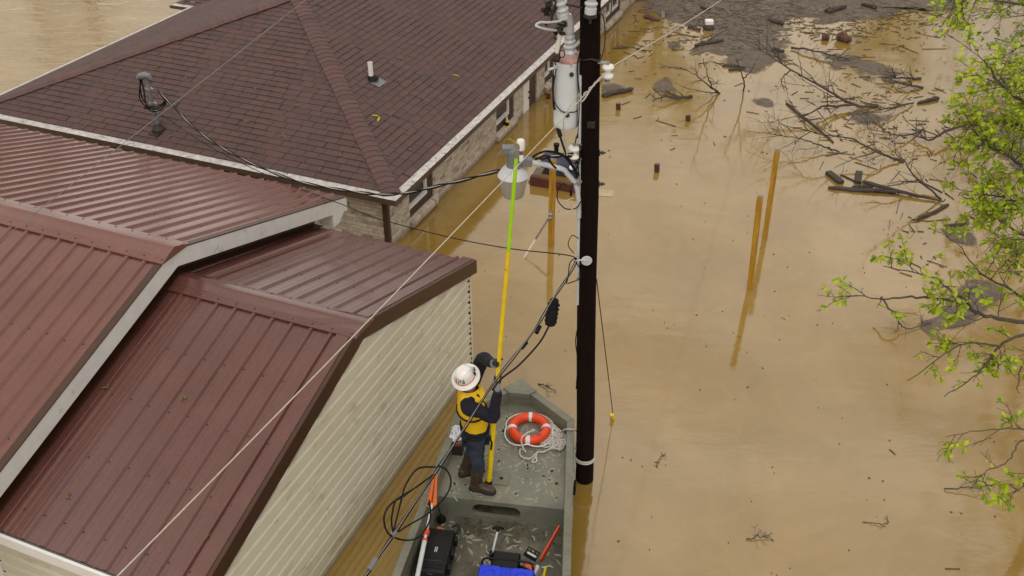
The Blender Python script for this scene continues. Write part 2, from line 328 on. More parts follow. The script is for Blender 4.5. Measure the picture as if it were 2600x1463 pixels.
# ------------------------------------------------------------------ mesh builder and scene graph helpers
class MB:
    def __init__(s): s.v = []; s.f = []; s.m = []
    def add(s, vs, fs, mi=0):
        o = len(s.v); s.v += [V(p) for p in vs]
        for f in fs: s.f.append([i+o for i in f]); s.m.append(mi)
        return s
    def quad(s, *p, mi=0): return s.add(p, [list(range(len(p)))], mi)
    def hexa(s, p, mi=0):     # 8 points: bottom ring 0-3, top ring 4-7
        return s.add(p, [[3, 2, 1, 0], [4, 5, 6, 7], [0, 1, 5, 4], [1, 2, 6, 5], [2, 3, 7, 6], [3, 0, 4, 7]], mi)
    def box(s, c, sx, sy, sz, ax=V((1, 0, 0)), ay=V((0, 1, 0)), az=V((0, 0, 1)), mi=0):
        c = V(c); ps = []
        for k in (-1, 1):
            for i, j in ((-1, -1), (1, -1), (1, 1), (-1, 1)): ps.append(c + ax*(i*sx/2) + ay*(j*sy/2) + az*(k*sz/2))
        return s.hexa(ps, mi)
    def hbox(s, a0, a1, b0, b1, z0, z1, mi=0):
        return s.hexa([H(a0, b0, z0), H(a1, b0, z0), H(a1, b1, z0), H(a0, b1, z0), H(a0, b0, z1), H(a1, b0, z1), H(a1, b1, z1), H(a0, b1, z1)], mi)
    def prism(s, poly, d, mi=0):
        n = len(poly); d = V(d); ps = [V(p) for p in poly] + [V(p)+d for p in poly]
        return s.add(ps, [list(range(n))[::-1], list(range(n, 2*n))] + [[i, (i+1) % n, n+(i+1) % n, n+i] for i in range(n)], mi)
    def tube(s, pts, r, n=8, mi=0, closed=False):
        pts = [V(p) for p in pts]; m = len(pts)
        rs = list(r) if isinstance(r, (list, tuple)) else [r]*m
        t0 = None; ring = []
        for i in range(m):
            a = pts[i-1] if (i > 0 or closed) else pts[i]; c = pts[(i+1) % m] if (i < m-1 or closed) else pts[i]
            t = (c-a); t = t.normalized() if t.length > 1e-9 else V((0, 0, 1))
            if t0 is None:
                u = t.orthogonal().normalized()
            else:
                u = u - t*u.dot(t); u = u.normalized() if u.length > 1e-6 else t.orthogonal().normalized()
            t0 = t; w_ = t.cross(u)
            ring.append([pts[i] + (u*math.cos(2*math.pi*k/n) + w_*math.sin(2*math.pi*k/n))*rs[i] for k in range(n)])
        vs = [p for rg in ring for p in rg]; fs = []
        for i in range(m if closed else m-1):
            j = (i+1) % m
            for k in range(n): fs.append([i*n+k, i*n+(k+1) % n, j*n+(k+1) % n, j*n+k])
        if not closed: fs += [list(range(n))[::-1], list(range((m-1)*n, m*n))]
        return s.add(vs, fs, mi)
    def lathe(s, base, prof, axis=UP, n=24, mi=0):
        axis = V(axis).normalized(); u = axis.orthogonal().normalized(); w_ = axis.cross(u); base = V(base)
        vs = []; fs = []; m = len(prof)
        for r, z in prof:
            for k in range(n): vs.append(base + axis*z + (u*math.cos(2*math.pi*k/n)+w_*math.sin(2*math.pi*k/n))*max(r, 1e-4))
        for i in range(m-1):
            for k in range(n): fs.append([i*n+k, i*n+(k+1) % n, (i+1)*n+(k+1) % n, (i+1)*n+k])
        fs += [list(range(n))[::-1], list(range((m-1)*n, m*n))]
        return s.add(vs, fs, mi)
    def build(s, name, mats, parent=None, smooth=False, bev=0, uv=None, loc=None, sub=0):
        me = bpy.data.meshes.new(name); o_ = V(loc) if loc is not None else V((0, 0, 0))
        me.from_pydata([tuple(p-o_) for p in s.v], [], s.f); me.update()
        for mm in (mats if isinstance(mats, (list, tuple)) else [mats]): me.materials.append(M[mm] if isinstance(mm, str) else mm)
        me.polygons.foreach_set('material_index', s.m)
        if uv:
            lay = me.uv_layers.new(name="UVMap")
            for lp in me.loops: lay.data[lp.index].uv = uv(s.v[lp.vertex_index])
        if smooth:
            me.polygons.foreach_set('use_smooth', [True]*len(me.polygons))
            try: me.set_sharp_from_angle(angle=R(40))
            except Exception: pass
        ob = bpy.data.objects.new(name, me); COL.objects.link(ob)
        if loc is not None: ob.location = o_
        if bev:
            bm_ = ob.modifiers.new("bevel", 'BEVEL'); bm_.width = bev; bm_.segments = 2; bm_.limit_method = 'ANGLE'; bm_.angle_limit = R(40)
        if sub:
            sm = ob.modifiers.new("sub", 'SUBSURF'); sm.levels = sub; sm.render_levels = sub
        if parent is not None: adopt(ob, parent)
        return ob
def world_of(o):
    m = Matrix.LocRotScale(o.location, o.rotation_euler, o.scale)
    return (world_of(o.parent) @ o.matrix_parent_inverse @ m) if o.parent else m
def adopt(ob, parent):
    ob.parent = parent; ob.matrix_parent_inverse = world_of(parent).inverted()
def tag(o, label=None, cat=None, group=None, kind=None):
    for k, v in (('label', label), ('category', cat), ('group', group), ('kind', kind)):
        if v: o[k] = v
    return o
def thing(name, loc, label, cat, group=None):
    o = bpy.data.objects.new(name, None); o.empty_display_size = .2; o.location = V(loc); COL.objects.link(o)
    return tag(o, label, cat, group)
def catmull(pts, n=8):
    pts = [V(p) for p in pts]; P = [pts[0]*2-pts[1]] + pts + [pts[-1]*2-pts[-2]]; out = []
    for i in range(1, len(P)-2):
        for k in range(n):
            t = k/n; a, b_, c, d = P[i-1], P[i], P[i+1], P[i+2]
            out.append(.5*((2*b_) + (c-a)*t + (2*a-5*b_+4*c-d)*t*t + (3*b_-a-3*c+d)*t**3))
    out.append(pts[-1]); return out
rnd = random.Random(7)

# ------------------------------------------------------------------ water
mb = MB()
mb.quad(V((-700, -60, 0)), V((700, -60, 0)), V((700, 900, 0)), V((-700, 900, 0)))
tag(mb.build("water", 'water'), kind='structure')
mb = MB(); mb.quad(V((-710, -70, -1.8)), V((710, -70, -1.8)), V((710, 910, -1.8)), V((-710, 910, -1.8)))
tag(mb.build("ground", 'mud'), kind='structure')

# ------------------------------------------------------------------ metal sheds
def ribbed_panel(a0, a1, be, ze, br, zr, rib0, mat, parent, lap=.02, pitch=.245, rows=4, phase=.08):
    e = H(0, be, ze); r = H(0, br, zr); sl = (r-e); n = sl.cross(E1); n = n if n.z > 0 else -n; n.normalize()
    prof = [(a0, 0)]; k = math.ceil((a0-rib0)/pitch)
    ribs = []
    while rib0+k*pitch < a1-.05:
        c = rib0+k*pitch; k += 1
        if c < a0+.05: continue
        ribs.append(c)
        prof += [(c-.030, 0), (c-.014, .027), (c+.014, .027), (c+.030, 0)]
        for q in (.082, .163):
            if c+q+.02 < a1: prof += [(c+q-.008, 0), (c+q-.003, .0022), (c+q+.003, .0022), (c+q+.008, 0)]
    prof.append((a1, 0)); mb = MB(); vs = []; seg = 5
    for i in range(seg+1):
        p = e + sl*(i/seg)
        for a, h in prof:
            wob = .0025*noise.noise(V((a*1.7, i*1.3, ze*3)))
            vs.append(p + E1*a + n*(h+wob))
    m = len(prof); up = be < br
    fs = []
    for i in range(seg):
        for j in range(m-1):
            q = [i*m+j, i*m+j+1, (i+1)*m+j+1, (i+1)*m+j]; fs.append(q if up else q[::-1])
    mb.add(vs, fs)
    d = -n*.03
    mb.hexa([e+E1*a0+d, e+E1*a1+d, r+E1*a1+d, r+E1*a0+d, e+E1*a0+d*.35, e+E1*a1+d*.35, r+E1*a1+d*.35, r+E1*a0+d*.35])
    for i in range(rows):                              # screw heads belong to the sheet
        f = phase + i*(1-phase-.06)/(rows-1)
        for c in ribs:
            p = e + sl*(f+rnd.uniform(-.004, .004)) + E1*(c+.05+rnd.uniform(-.006, .006))
            mb.lathe(p-n*.002, [(.009, 0), (.009, .005), (.006, .007), (.006, .010)], n, 7, mi=1)
    return mb.build("roof_panel", [mat, 'screw'], parent)

def ridge_cap(a0, a1, b, z, slope, mat, parent, wdt=.20):
    mb = MB(); s = slope
    prof = [(-wdt, -wdt*s+.012), (-wdt, -wdt*s+.026), (-wdt*.6, -wdt*.6*s+.030), (-wdt*.56, -wdt*.56*s+.040), (-wdt*.2, -wdt*.2*s+.037), (-.03, .030), (0, .040), (.03, .030), (wdt*.2, -wdt*.2*s+.037), (wdt*.56, -wdt*.56*s+.040), (wdt*.6, -wdt*.6*s+.030), (wdt, -wdt*s+.026), (wdt, -wdt*s+.012)]
    n = 8
    vs = [H(a0+(a1-a0)*i/n, b+u, z+v+.004*noise.noise(V((i*.9, u*9, a0)))) for i in range(n+1) for u, v in prof]; m = len(prof)
    mb.add(vs, [[i*m+j, (i+1)*m+j, (i+1)*m+j+1, i*m+j+1] for i in range(n) for j in range(m-1)] + [list(range(m)), list(range(n*m, n*m+m))[::-1]])
    mb.v = mb.v
    k = a0 + .12
    while k < a1:
        for u in (-wdt*.8, wdt*.8):
            mb.lathe(H(k, b+u, z-abs(u)*s+.024), [(.011, 0), (.011, .006), (.006, .010)], UP, 7, mi=1)
        k += .245
    return mb.build("ridge_cap", [mat, 'screw'], parent)

def lap_wall(p0, d, n, lo, hi, z0, z1, parent, pitch=.177, name="gable_wall"):
    # horizontal lap siding on the plane through p0 (direction d, outward n); lo(z), hi(z) give its ends
    mb = MB(); z = z0
    while z < z1-.01:
        zt = min(z+pitch, z1)
        a, b_, c, e = lo(z), hi(z), lo(zt), hi(zt)
        if b_ > a:
            q = lambda u, zz, o: p0 + d*u + UP*zz + n*o
            zm = z+pitch*.62; fm = (zm-z)/(zt-z); am, bm_ = a+(c-a)*fm, b_+(e-b_)*fm
            mb.add([q(a, z, .003), q(b_, z, .003), q(a, z, .044), q(b_, z, .044), q(am, zm, .041), q(bm_, zm, .041), q(c, zt, .003), q(e, zt, .003)],
                   [[0, 1, 3, 2], [2, 3, 5, 4], [4, 5, 7, 6]])
        z = zt
    return mb.build(name, 'siding', parent)

# --- low shed with the tall beige gable wall
S1 = thing("metal_shed", H(-6, 7.2, 0), "low metal shed with brown ribbed roof and tall beige sided gable wall beside the boat", "shed", None)
A1 = -4.761; BR, ZR = 7.17, 2.665; SL = .3085
ribbed_panel(-9.2, -4.78, 4.06, ZR-(BR-4.06)*SL, BR, ZR, -6.44, 'roof1', S1, rows=5)
ribbed_panel(-7.28, -4.78, 10.10, ZR-(10.10-BR)*SL, BR, ZR, -6.44, 'roof1', S1, rows=4)
ridge_cap(-7.3, -4.66, BR, ZR+.012, SL, 'roof1', S1)
zg = lambda b: 2.445-abs(b-7.21)*.3105
def lo1(z): return 4.46 if z < zg(4.46) else 7.21-(2.445-z)/.3105
def hi1(z): return 9.93 if z < zg(9.93) else 7.21+(2.445-z)/.3105
lap_wall(H(A1, 0), E2, E1, lo1, hi1, -.35, 2.43, S1)
lap_wall(H(0, 4.46), E1, -E2, lambda z: -9.2, lambda z: A1, -.35, 1.70, S1, name="side_wall")
mb = MB(); mb.hbox(-9.2, A1-.02, 9.85, 9.93, -.5, 1.66); mb.hbox(-9.2, -9.1, 4.5, 9.85, -.5, 1.66); mb.build("back_wall", 'siding', S1)
# rake trim: flat flange on the roof and a dark brown face
def rake(a_out, top_b, top_z, b0, b1, sl, h, th, name, mat, parent, flange=0, off=0.0, fl_mat=None):
    mb = MB()
    for bb in (b0, b1):
        zz = top_z-abs(bb-top_b)*sl
        e = H(a_out, bb, zz+off); r = H(a_out, top_b, top_z+off)
        mb.hexa([e-UP*h-E1*th, e-UP*h, r-UP*h, r-UP*h-E1*th, e-E1*th, e, r, r-E1*th])
        if flange: mb.hexa([e-E1*flange, e-E1*th, r-E1*th, r-E1*flange, e-E1*flange+UP*.008, e-E1*th+UP*.008, r-E1*th+UP*.008, r-E1*flange+UP*.008], mi=1)
    return mb.build(name, [mat, fl_mat or mat], parent)
rake(-4.695, BR, ZR, 4.02, 10.13, SL, .205, .05, "rake_trim", 'trim', S1, flange=.20, off=.026, fl_mat='roof1')
rake(-4.725, 7.19, 2.475, 4.42, 9.98, .3095, .062, .03, "wall_trim", 'white', S1)
mb = MB()
mb.hexa([H(-9.2, 4.0, 1.585), H(-4.74, 4.0, 1.585), H(-4.74, 4.03, 1.585), H(-9.2, 4.03, 1.585), H(-9.2, 4.0, 1.712), H(-4.74, 4.0, 1.712), H(-4.74, 4.03, 1.712), H(-9.2, 4.03, 1.712)])
mb.hbox(-9.2, -4.74, 4.03, 4.46, 1.585, 1.60)
mb.build("eave_trim", 'white', S1)
mb = MB(); mb.hbox(A1-.01, A1+.047, 9.93, 9.985, -.3, 1.60)
for k in range(21): mb.hbox(A1+.004, A1+.0465, 9.902, 9.932, -.05+k*.0885, -.022+k*.0885, 1)
mb.build("corner_trim", ['siding', 'hole'], S1)
mb = MB(); mb.hbox(-7.93, -7.84, 4.415, 4.455, -.3, 1.58)
for k in range(17): mb.hbox(-7.845, -7.82, 4.428, 4.458, -.05+k*.0885, -.022+k*.0885, 1)
mb.build("corner_trim", ['white', 'hole'], S1)
mb = MB()                                            # dark flashing where the low roof meets the tall shed
for b0 in (4.0, 10.12):
    e = H(-7.26, b0, ZR-abs(b0-BR)*SL+.006); r = H(-7.26, BR, ZR+.03)
    mb.hexa([e, e+E1*.012, r+E1*.012, r, e+UP*.30, e+E1*.012+UP*.30, r+E1*.012+UP*.3, r+UP*.3])
    mb.hexa([e+E1*.012+UP*.02, e+E1*.16+UP*.018, r+E1*.16+UP*.018, r+E1*.012+UP*.02, e+E1*.012+UP*.026, e+E1*.16+UP*.024, r+E1*.16+UP*.024, r+E1*.012+UP*.026])
mb.build("wall_flashing", 'trim', S1)

# --- taller shed at the left
S2 = thing("metal_shed", H(-11, 7.1, 0), "taller metal shed with faded brown ribbed roof and white fascia boards at the left", "shed", None)
AF = -7.05; BR2, ZR2, SL2 = 7.136, 3.085, .3135
ribbed_panel(-16.5, AF-.02, 3.20, ZR2-(BR2-3.20)*SL2, BR2, ZR2, -7.28, 'roof2', S2, rows=4)
ribbed_panel(-16.5, AF-.02, 10.70, ZR2-(10.70-BR2)*SL2, BR2, ZR2, -7.28, 'roof2', S2, rows=5)
ridge_cap(-16.5, AF+.02, BR2, ZR2+.012, SL2, 'roof2', S2, .24)
rake(AF, BR2, ZR2, 3.18, 10.70, SL2, .215, .035, "rake_fascia", 'fasc', S2)
mb = MB()
for b0 in (3.18, 10.71):
    e = H(AF+.004, b0, ZR2-abs(b0-BR2)*SL2+.004); r = H(AF+.004, BR2, ZR2+.004)
    mb.hexa([e-E1*.09, e, r, r-E1*.09, e-E1*.09+UP*.014, e+UP*.014, r+UP*.014, r-E1*.09+UP*.014])
mb.build("drip_edge", 'trim', S2)
zf = ZR2-(10.70-BR2)*SL2
mb = MB(); mb.prism([H(AF-.002, 10.70, zf-.005), H(AF-.002, 10.70, zf-.12), H(AF-.002, 10.46, zf-.30), H(AF-.002, 10.30, zf-.30), H(AF-.002, 10.30, zf-.08)], -E1*.24)
mb.hbox(-16.5, AF-.02, 10.66, 10.695, zf-.14, zf-.02)
mb.hbox(-16.5, AF-.30, 10.30, 10.66, zf-.16, zf-.14)
mb.build("soffit_return", 'fasc', S2)
zg2 = lambda b: 2.93-abs(b-BR2)*SL2
lap_wall(H(-7.30, 0), E2, E1, lambda z: 4.48 if z < zg2(4.48) else BR2-(2.93-z)/SL2, lambda z: 10.28 if z < zg2(10.28) else BR2+(2.93-z)/SL2, -.35, 2.92, S2)
mb = MB(); mb.hbox(-16.4, -7.32, 10.18, 10.28, -.5, 1.94); mb.hbox(-16.4, -9.25, 3.7, 3.8, -.5, 1.94); mb.hbox(-16.4, -16.3, 3.8, 10.18, -.5, 1.94); mb.build("back_wall", 'siding', S2)
mb = MB(); mb.hbox(-7.36, -7.285, 10.24, 10.31, -.3, 1.88); mb.build("corner_trim", 'siding', S2)

# ------------------------------------------------------------------ brick house
HO = thing("brick_house", H(-12, 20, 0), "brick house with brown shingled hip roof standing in the flood water", "house")
EA, EB, EZ = -7.28, 12.42, 1.12; EW = 9.3; SLH = .31; EL = EA-EW; BACK = 34.0
HALF = EW/2; CO = .14; NC = int(HALF/CO)
def shingle_plane(kind):
    mb = MB(); up = V((0, 0, 1))
    k = 0; s = 0.0
    while s < HALF-.01:
        s1 = min(s+CO, HALF); z0, z1 = EZ+s*SLH, EZ+s1*SLH; lf = .019
        if kind == 'front':
            p = [H(EL+s, EB+s, z0), H(EA-s, EB+s, z0), H(EA-s1, EB+s1, z1), H(EL+s1, EB+s1, z1)]
        elif kind == 'right':
            p = [H(EA-s, EB+s, z0), H(EA-s, BACK-s, z0), H(EA-s1, BACK-s1, z1), H(EA-s1, EB+s1, z1)]
        elif kind == 'left':
            p = [H(EL+s, BACK-s, z0), H(EL+s, EB+s, z0), H(EL+s1, EB+s1, z1), H(EL+s1, BACK-s1, z1)]
        else:
            p = [H(EA-s, BACK-s, z0), H(EL+s, BACK-s, z0), H(EL+s1, BACK-s1, z1), H(EA-s1, BACK-s1, z1)]
        L = (p[1]-p[0]).length; n = max(1, int(L/.33)) if kind in ('front', 'right') else 1
        lo_ = [p[0].lerp(p[1], i/n) + UP*(lf*(.25+.75*((i*7919+k*104729) % 13)/12) + .004*noise.noise(V((i*.3, k*.77, 3)))) for i in range(n+1)]
        hi_ = [p[3].lerp(p[2], i/n) for i in range(n+1)]
        ba = [p[0].lerp(p[1], i/n) - UP*.004 for i in range(n+1)]
        vs = ba+lo_+hi_; m = n+1
        mb.add(vs, [[i, i+1, m+i+1, m+i] for i in range(n)] + [[m+i, m+i+1, 2*m+i+1, 2*m+i] for i in range(n)])
        s = s1; k += 1
    f = (1+SLH*SLH)**.5
    if kind in ('front', 'back'): uv = lambda c: (c.dot(E1), abs(c.dot(E2)-(EB if kind == 'front' else BACK))*1.05)
    else: uv = lambda c: (c.dot(E2), abs(c.dot(E1)-(EA if kind == 'right' else EL))*1.05)
    return mb.build("roof_plane", 'shingle', HO, uv=uv)
for kd in ('front', 'right', 'left', 'back'): shingle_plane(kd)
def caps(p, q, na, nb, width=.165, name="hip_cap"):
    # folded cap shingles lapping up from p to q; na, nb point down the two roof planes
    mb = MB(); d = (q-p); L = d.length; d.normalize(); n = int(L/.145)
    na = (na-d*na.dot(d)).normalized(); nb = (nb-d*nb.dot(d)).normalized()
    for i in range(n):
        a = p+d*(i*L/n); b_ = p+d*((i+1.25)*L/n); w0 = width*rnd.uniform(.95, 1.05)
        la, lb = .030+rnd.uniform(0, .004), .020
        vs = [a+na*w0+UP*la, a+na*.05+UP*(la+.012), a+nb*.05+UP*(la+.012), a+nb*w0+UP*la, b_+na*w0+UP*lb, b_+na*.05+UP*(lb+.012), b_+nb*.05+UP*(lb+.012), b_+nb*w0+UP*lb]
        vs += [x-UP*.014 for x in vs[:4]]
        mb.add(vs, [[0, 1, 5, 4], [1, 2, 6, 5], [2, 3, 7, 6], [8, 9, 1, 0], [9, 10, 2, 1], [10, 11, 3, 2], [0, 4, 8], [3, 11, 7]])
    return mb.build(name, 'cap', HO, uv=lambda c: (c.dot((na-nb).normalized())*.2+.7, (c-p).dot(d)))
APZ = EZ+HALF*SLH; AP = H(EA-HALF, EB+HALF, APZ+.01); AP2 = H(EA-HALF, BACK-HALF, APZ+.01)
dn_f = (-E2-UP*SLH).normalized(); dn_r = (E1-UP*SLH).normalized(); dn_l = (-E1-UP*SLH).normalized()
nf = (dn_f-((H(-1, 1, SLH)).normalized())*dn_f.dot(H(-1, 1, SLH).normalized())).normalized()
caps(H(EA, EB, EZ), AP, dn_f*.8+E1*.0, dn_r*.8)
caps(H(EL, EB, EZ), AP, dn_l*.8, dn_f*.8)
caps(AP, AP2, dn_l, dn_r, name="roof_ridge_cap")
# gutters, fascia, soffit
mb = MB(); GO = .145
mb.quad(H(EL-GO, EB-GO, EZ-.028), H(EA+GO, EB-GO, EZ-.028), H(EA+.005, EB+.012, EZ-.004), H(EL, EB+.012, EZ-.004))
mb.quad(H(EA+GO, EB-GO, EZ-.028), H(EA+GO, BACK, EZ-.028), H(EA-.012, BACK, EZ-.004), H(EA+.005, EB+.012, EZ-.004))
mb.quad(H(EL-GO, BACK, EZ-.028), H(EL-GO, EB-GO, EZ-.028), H(EL, EB+.012, EZ-.004), H(EL+.012, BACK, EZ-.004))
mb.build("gutter_guard", 'guard', HO)
mb = MB(); g0, g1 = EZ-.135, EZ-.031
mb.hbox(EL-GO, EA+GO, EB-GO, EB-GO+.02, g0, g1); mb.hbox(EA+GO-.02, EA+GO, EB-GO+.02, BACK, g0, g1); mb.hbox(EL-GO, EL-GO+.02, EB-GO+.02, BACK, g0, g1)
mb.hbox(EL-GO+.02, EA+GO-.02, EB-GO+.02, EB+.10, g0, g0+.012); mb.hbox(EA-.12, EA+GO-.02, EB+.10, BACK, g0, g0+.012)
mb.build("gutter", 'gutter', HO)
WA, WB = -7.40, 12.52                                   # brick wall planes
# openings in the right wall: (b0, b1, z0, z1)
OPS = [(13.20, 14.14, .20, .985), (17.10, 18.06, .18, .985), (18.62, 19.42, -.4, .985), (19.92, 20.52, .20, .985), (22.0, 22.95, .2, .985), (24.52, 25.86, .20, .985)]
mb = MB(); b = WB; D = .11
def wq(b0, b1, z0, z1): mb.quad(H(WA, b0, z0), H(WA, b1, z0), H(WA, b1, z1), H(WA, b0, z1))
for b0, b1, z0, z1 in OPS:
    wq(b, b0, -.6, .99)
    if z0 > -.3: wq(b0, b1, -.6, z0)
    mb.quad(H(WA, b0, z0), H(WA-D, b0, z0), H(WA-D, b0, z1), H(WA, b0, z1))
    mb.quad(H(WA-D, b1, z0), H(WA, b1, z0), H(WA, b1, z1), H(WA-D, b1, z1))
    mb.quad(H(WA, b0, z0), H(WA, b1, z0), H(WA-D, b1, z0), H(WA-D, b0, z0))
    b = b1
wq(b, BACK-.1, -.6, .99)
mb.build("brick_wall", 'brick', HO, uv=lambda c: (c.dot(E2)+c.dot(E1)*.9, c.z))
mb = MB(); mb.quad(H(EL+.15, WB, -.6), H(WA, WB, -.6), H(WA, WB, .99), H(EL+.15, WB, .99))
mb.build("brick_wall", 'brick', HO, uv=lambda c: (c.dot(E1), c.z))
mb = MB(); mb.hbox(EL+.15, EL+.25, WB+.02, BACK-.1, -.6, .985); mb.build("brick_wall", 'brick', HO, uv=lambda c: (c.dot(E2), c.z))
mb = MB(); mb.quad(H(EL, BACK-.1, -.6), H(EL, BACK-.1, .98), H(WA, BACK-.1, .98), H(WA, BACK-.1, -.6)); mb.build("brick_wall", 'brick', HO, uv=lambda c: (c.dot(E1), c.z))
def win(b0, b1, z0, z1, panel=.17):
    x = WA-D+.03; w1 = b1-panel
    za = z0+.14
    mb = MB(); t = .062
    mb.hbox(x, x+.04, b0+.01, b0+.01+t, za, z1); mb.hbox(x, x+.04, w1-t, w1, za, z1); mb.hbox(x, x+.04, b0+.01+t, w1-t, za, za+t)
    f = mb.build("window", 'white', HO)
    mb = MB(); mb.hbox(x+.002, x+.022, b0+.01+t, b0+.04+t, za+t, z1); mb.hbox(x+.002, x+.022, w1-t-.03, w1-t, za+t, z1); mb.hbox(x+.002, x+.022, b0+.04+t, w1-t-.03, za+t, za+t+.035)
    mb.build("sash", 'lgrey', f)
    mb = MB(); mb.quad(H(x+.008, b0, za), H(x+.008, w1, za), H(x+.008, w1, z1), H(x+.008, b0, z1)); mb.build("pane", 'glass', f)
    mb = MB(); mb.hbox(x, x+.055, w1, b1, z0, z1); mb.hbox(x, x+.05, b0, w1, z0, za)
    mb.build("brown_panel", 'dbrown', f)
    mb = MB(); s0, s1 = H(WA-.06, b0-.03, z0-.135), None
    mb.hexa([H(WA+.005, b0-.04, z0-.16), H(WA+.07, b0-.04, z0-.16), H(WA+.07, b1+.06, z0-.16), H(WA+.005, b1+.06, z0-.16), H(WA-.05, b0-.04, z0+.004), H(WA+.075, b0-.04, z0-.055), H(WA+.075, b1+.06, z0-.055), H(WA-.05, b1+.06, z0+.004)])
    mb.build("brick_sill", 'brickv', f, uv=lambda c: (c.dot(E2), c.z*.5+.1))
    return f
for i in (0, 1, 3, 4): win(*OPS[i])
win(24.52, 25.12, .2, .985, .05); win(25.14, 25.86, .2, .985, .1)
mb = MB(); mb.hbox(WA-.05, WA-.01, 18.63, 18.99, -.5, .985); dr = mb.build("door", 'white', HO, bev=.006)
mb = MB(); mb.hbox(WA-.09, WA-.03, 18.99, 19.42, -.5, .985); mb.build("door_frame", 'dbrown', dr)
mb = MB(); mb.lathe(H(WA-.01, 18.93, .42), [(.025, 0), (.012, .012), (.012, .04), (.03, .05), (.03, .07), (.01, .08)], E1, 10)
mb.build("handle", 'dkmetal', dr, smooth=True)
mb = MB(); mb.lathe(H(WA-.01, 18.93, .28), [(.022, 0), (.02, .02)], E1, 10); mb.build("lock", 'dkmetal', dr)
# dark high windows on the front wall, seen between the shed roof and the eave
for a0, a1 in ((-13.75, -13.52), (-13.50, -12.80), (-10.80, -10.62), (-10.58, -9.84)):
    mb = MB(); mb.hbox(a1, a1+.045, WB-.035, WB-.003, .3, .97); mb.hbox(a0-.03, a1+.045, WB-.035, WB-.003, .25, .30); f = mb.build("window", 'white', HO)
    mb = MB(); mb.hbox(a0, a1, WB-.02, WB-.004, .35, .95); mb.build("pane", 'hole', f)
mb = MB(); d0 = H(WA-.055, WB-.05, -.6)                   # downspout at the corner
mb.box(H(WA-.06, WB-.045, .2), .10, .075, 1.62, E1, E2); mb.box(H(WA-.06, WB-.045, .45), .112, .087, .03, E1, E2)
mb.build("downspout", 'dbrown', HO, bev=.012)
# wing roof on the far left side
mb = MB()
wa, wb0, wz = -17.15, 19.3, 1.12
for k in range(14):
    s, s1 = k*.14, (k+1)*.14
    mb.quad(H(wa+s, wb0+s, wz+s*SLH+.012), H(-15.2, wb0+s, wz+s*SLH+.012), H(-15.2, wb0+s1, wz+s1*SLH), H(wa+s1, wb0+s1, wz+s1*SLH))
    mb.quad(H(wa+s, 27, wz+s*SLH+.012), H(wa+s, wb0+s, wz+s*SLH+.012), H(wa+s1, wb0+s1, wz+s1*SLH), H(wa+s1, 27, wz+s1*SLH))
mb.build("wing_roof", 'shingle', HO, uv=lambda c: (c.dot(E1), (c.dot(E2)-19.3)*1.05))
mb = MB(); mb.hbox(wa-.12, -15.3, wb0-.12, wb0+.0, wz-.10, wz-.02); mb.hbox(wa-.12, wa, wb0, 27, wz-.10, wz-.02); mb.build("gutter", 'gutter', HO)
mb = MB(); mb.quad(H(wa-.12, wb0-.12, wz-.015), H(-15.3, wb0-.12, wz-.015), H(-15.3, wb0+.03, wz+.005), H(wa, wb0+.03, wz+.005)); mb.build("gutter_guard", 'guard', HO)
mb = MB(); mb.hbox(wa+.15, -15.4, wb0+.15, 27, -.6, wz-.1); mb.build("brick_wall", 'brick', HO, uv=lambda c: (c.dot(E1)+c.dot(E2), c.z))
# vent pipe on the right roof plane
nr = (E1*SLH+UP).normalized()
vb = H(-9.265, 15.37, EZ+(EA+9.265)*SLH)
mb = MB(); mb.lathe(vb-UP*.02, [(.048, 0), (.048, .37), (.041, .37), (.041, .25), (.001, .25)], UP, 20); vp = mb.build("vent_pipe", 'wporc', HO, smooth=True)
mb = MB(); mb.tube([vb+nr*.0+E1*.03, vb+nr*.02+E1*.02, vb+UP*.07, vb+UP*.085], [.125, .105, .075, .052], 18); mb.build("flashing_boot", 'black', vp, smooth=True)
mb = MB(); t1 = (E1-UP*SLH).normalized(); mb.box(vb+t1*.16+nr*.018, .20, .30, .006, t1, E2, nr); mb.build("flashing_plate", 'grey', vp)
# service mast on the front roof plane
mbp = H(-12.34, 12.78, EZ+(12.78-EB)*SLH); lean = V((0, 0, 1.02)) + E1*(-.02)
top = mbp+lean
mb = MB(); mb.tube([mbp-UP*.05, mbp+lean*.28], .046, 14); mb.tube([mbp+lean*.26, top], .037, 14); mb.tube([mbp+lean*.30, mbp+lean*.33], .048, 14); sm = mb.build("service_mast", 'grey', HO, smooth=True)
mb = MB(); u = (-E1*.9-E2*.3).normalized()
mb.tube([top+u*.17-UP*.02, top+u*.12+UP*.025, top+u*.02+UP*.05, top-u*.05+UP*.03, top-u*.08-UP*.03], [.028, .058, .064, .058, .04], 14); mb.build("weatherhead", 'grey', sm, smooth=True)
mb = MB(); mb.lathe(mbp+UP*.02, [(.13, -.03), (.12, .02), (.075, .08), (.058, .12)], UP, 16); mb.box(mbp+V((0, 0, .012))-E2*.04, .22, .26, .012, E1, (E2+UP*SLH).normalized(), (UP-E2*SLH).normalized()); mb.build("roof_flashing", 'dkmetal', sm)
for f, r in ((.80, .058), (.53, .060), (.36, .060)):
    mb = MB(); c = mbp+lean*f; mb.lathe(c-UP*.018, [(r, 0), (r, .035)], UP, 14); mb.box(c+E1*.07, .07, .04, .03, E1, E2)
    mb.build("clamp", 'steel', sm)
mb = MB(); h0 = top+u*.12-UP*.02
c2 = mbp+lean*.66+E1*.30-UP*.02
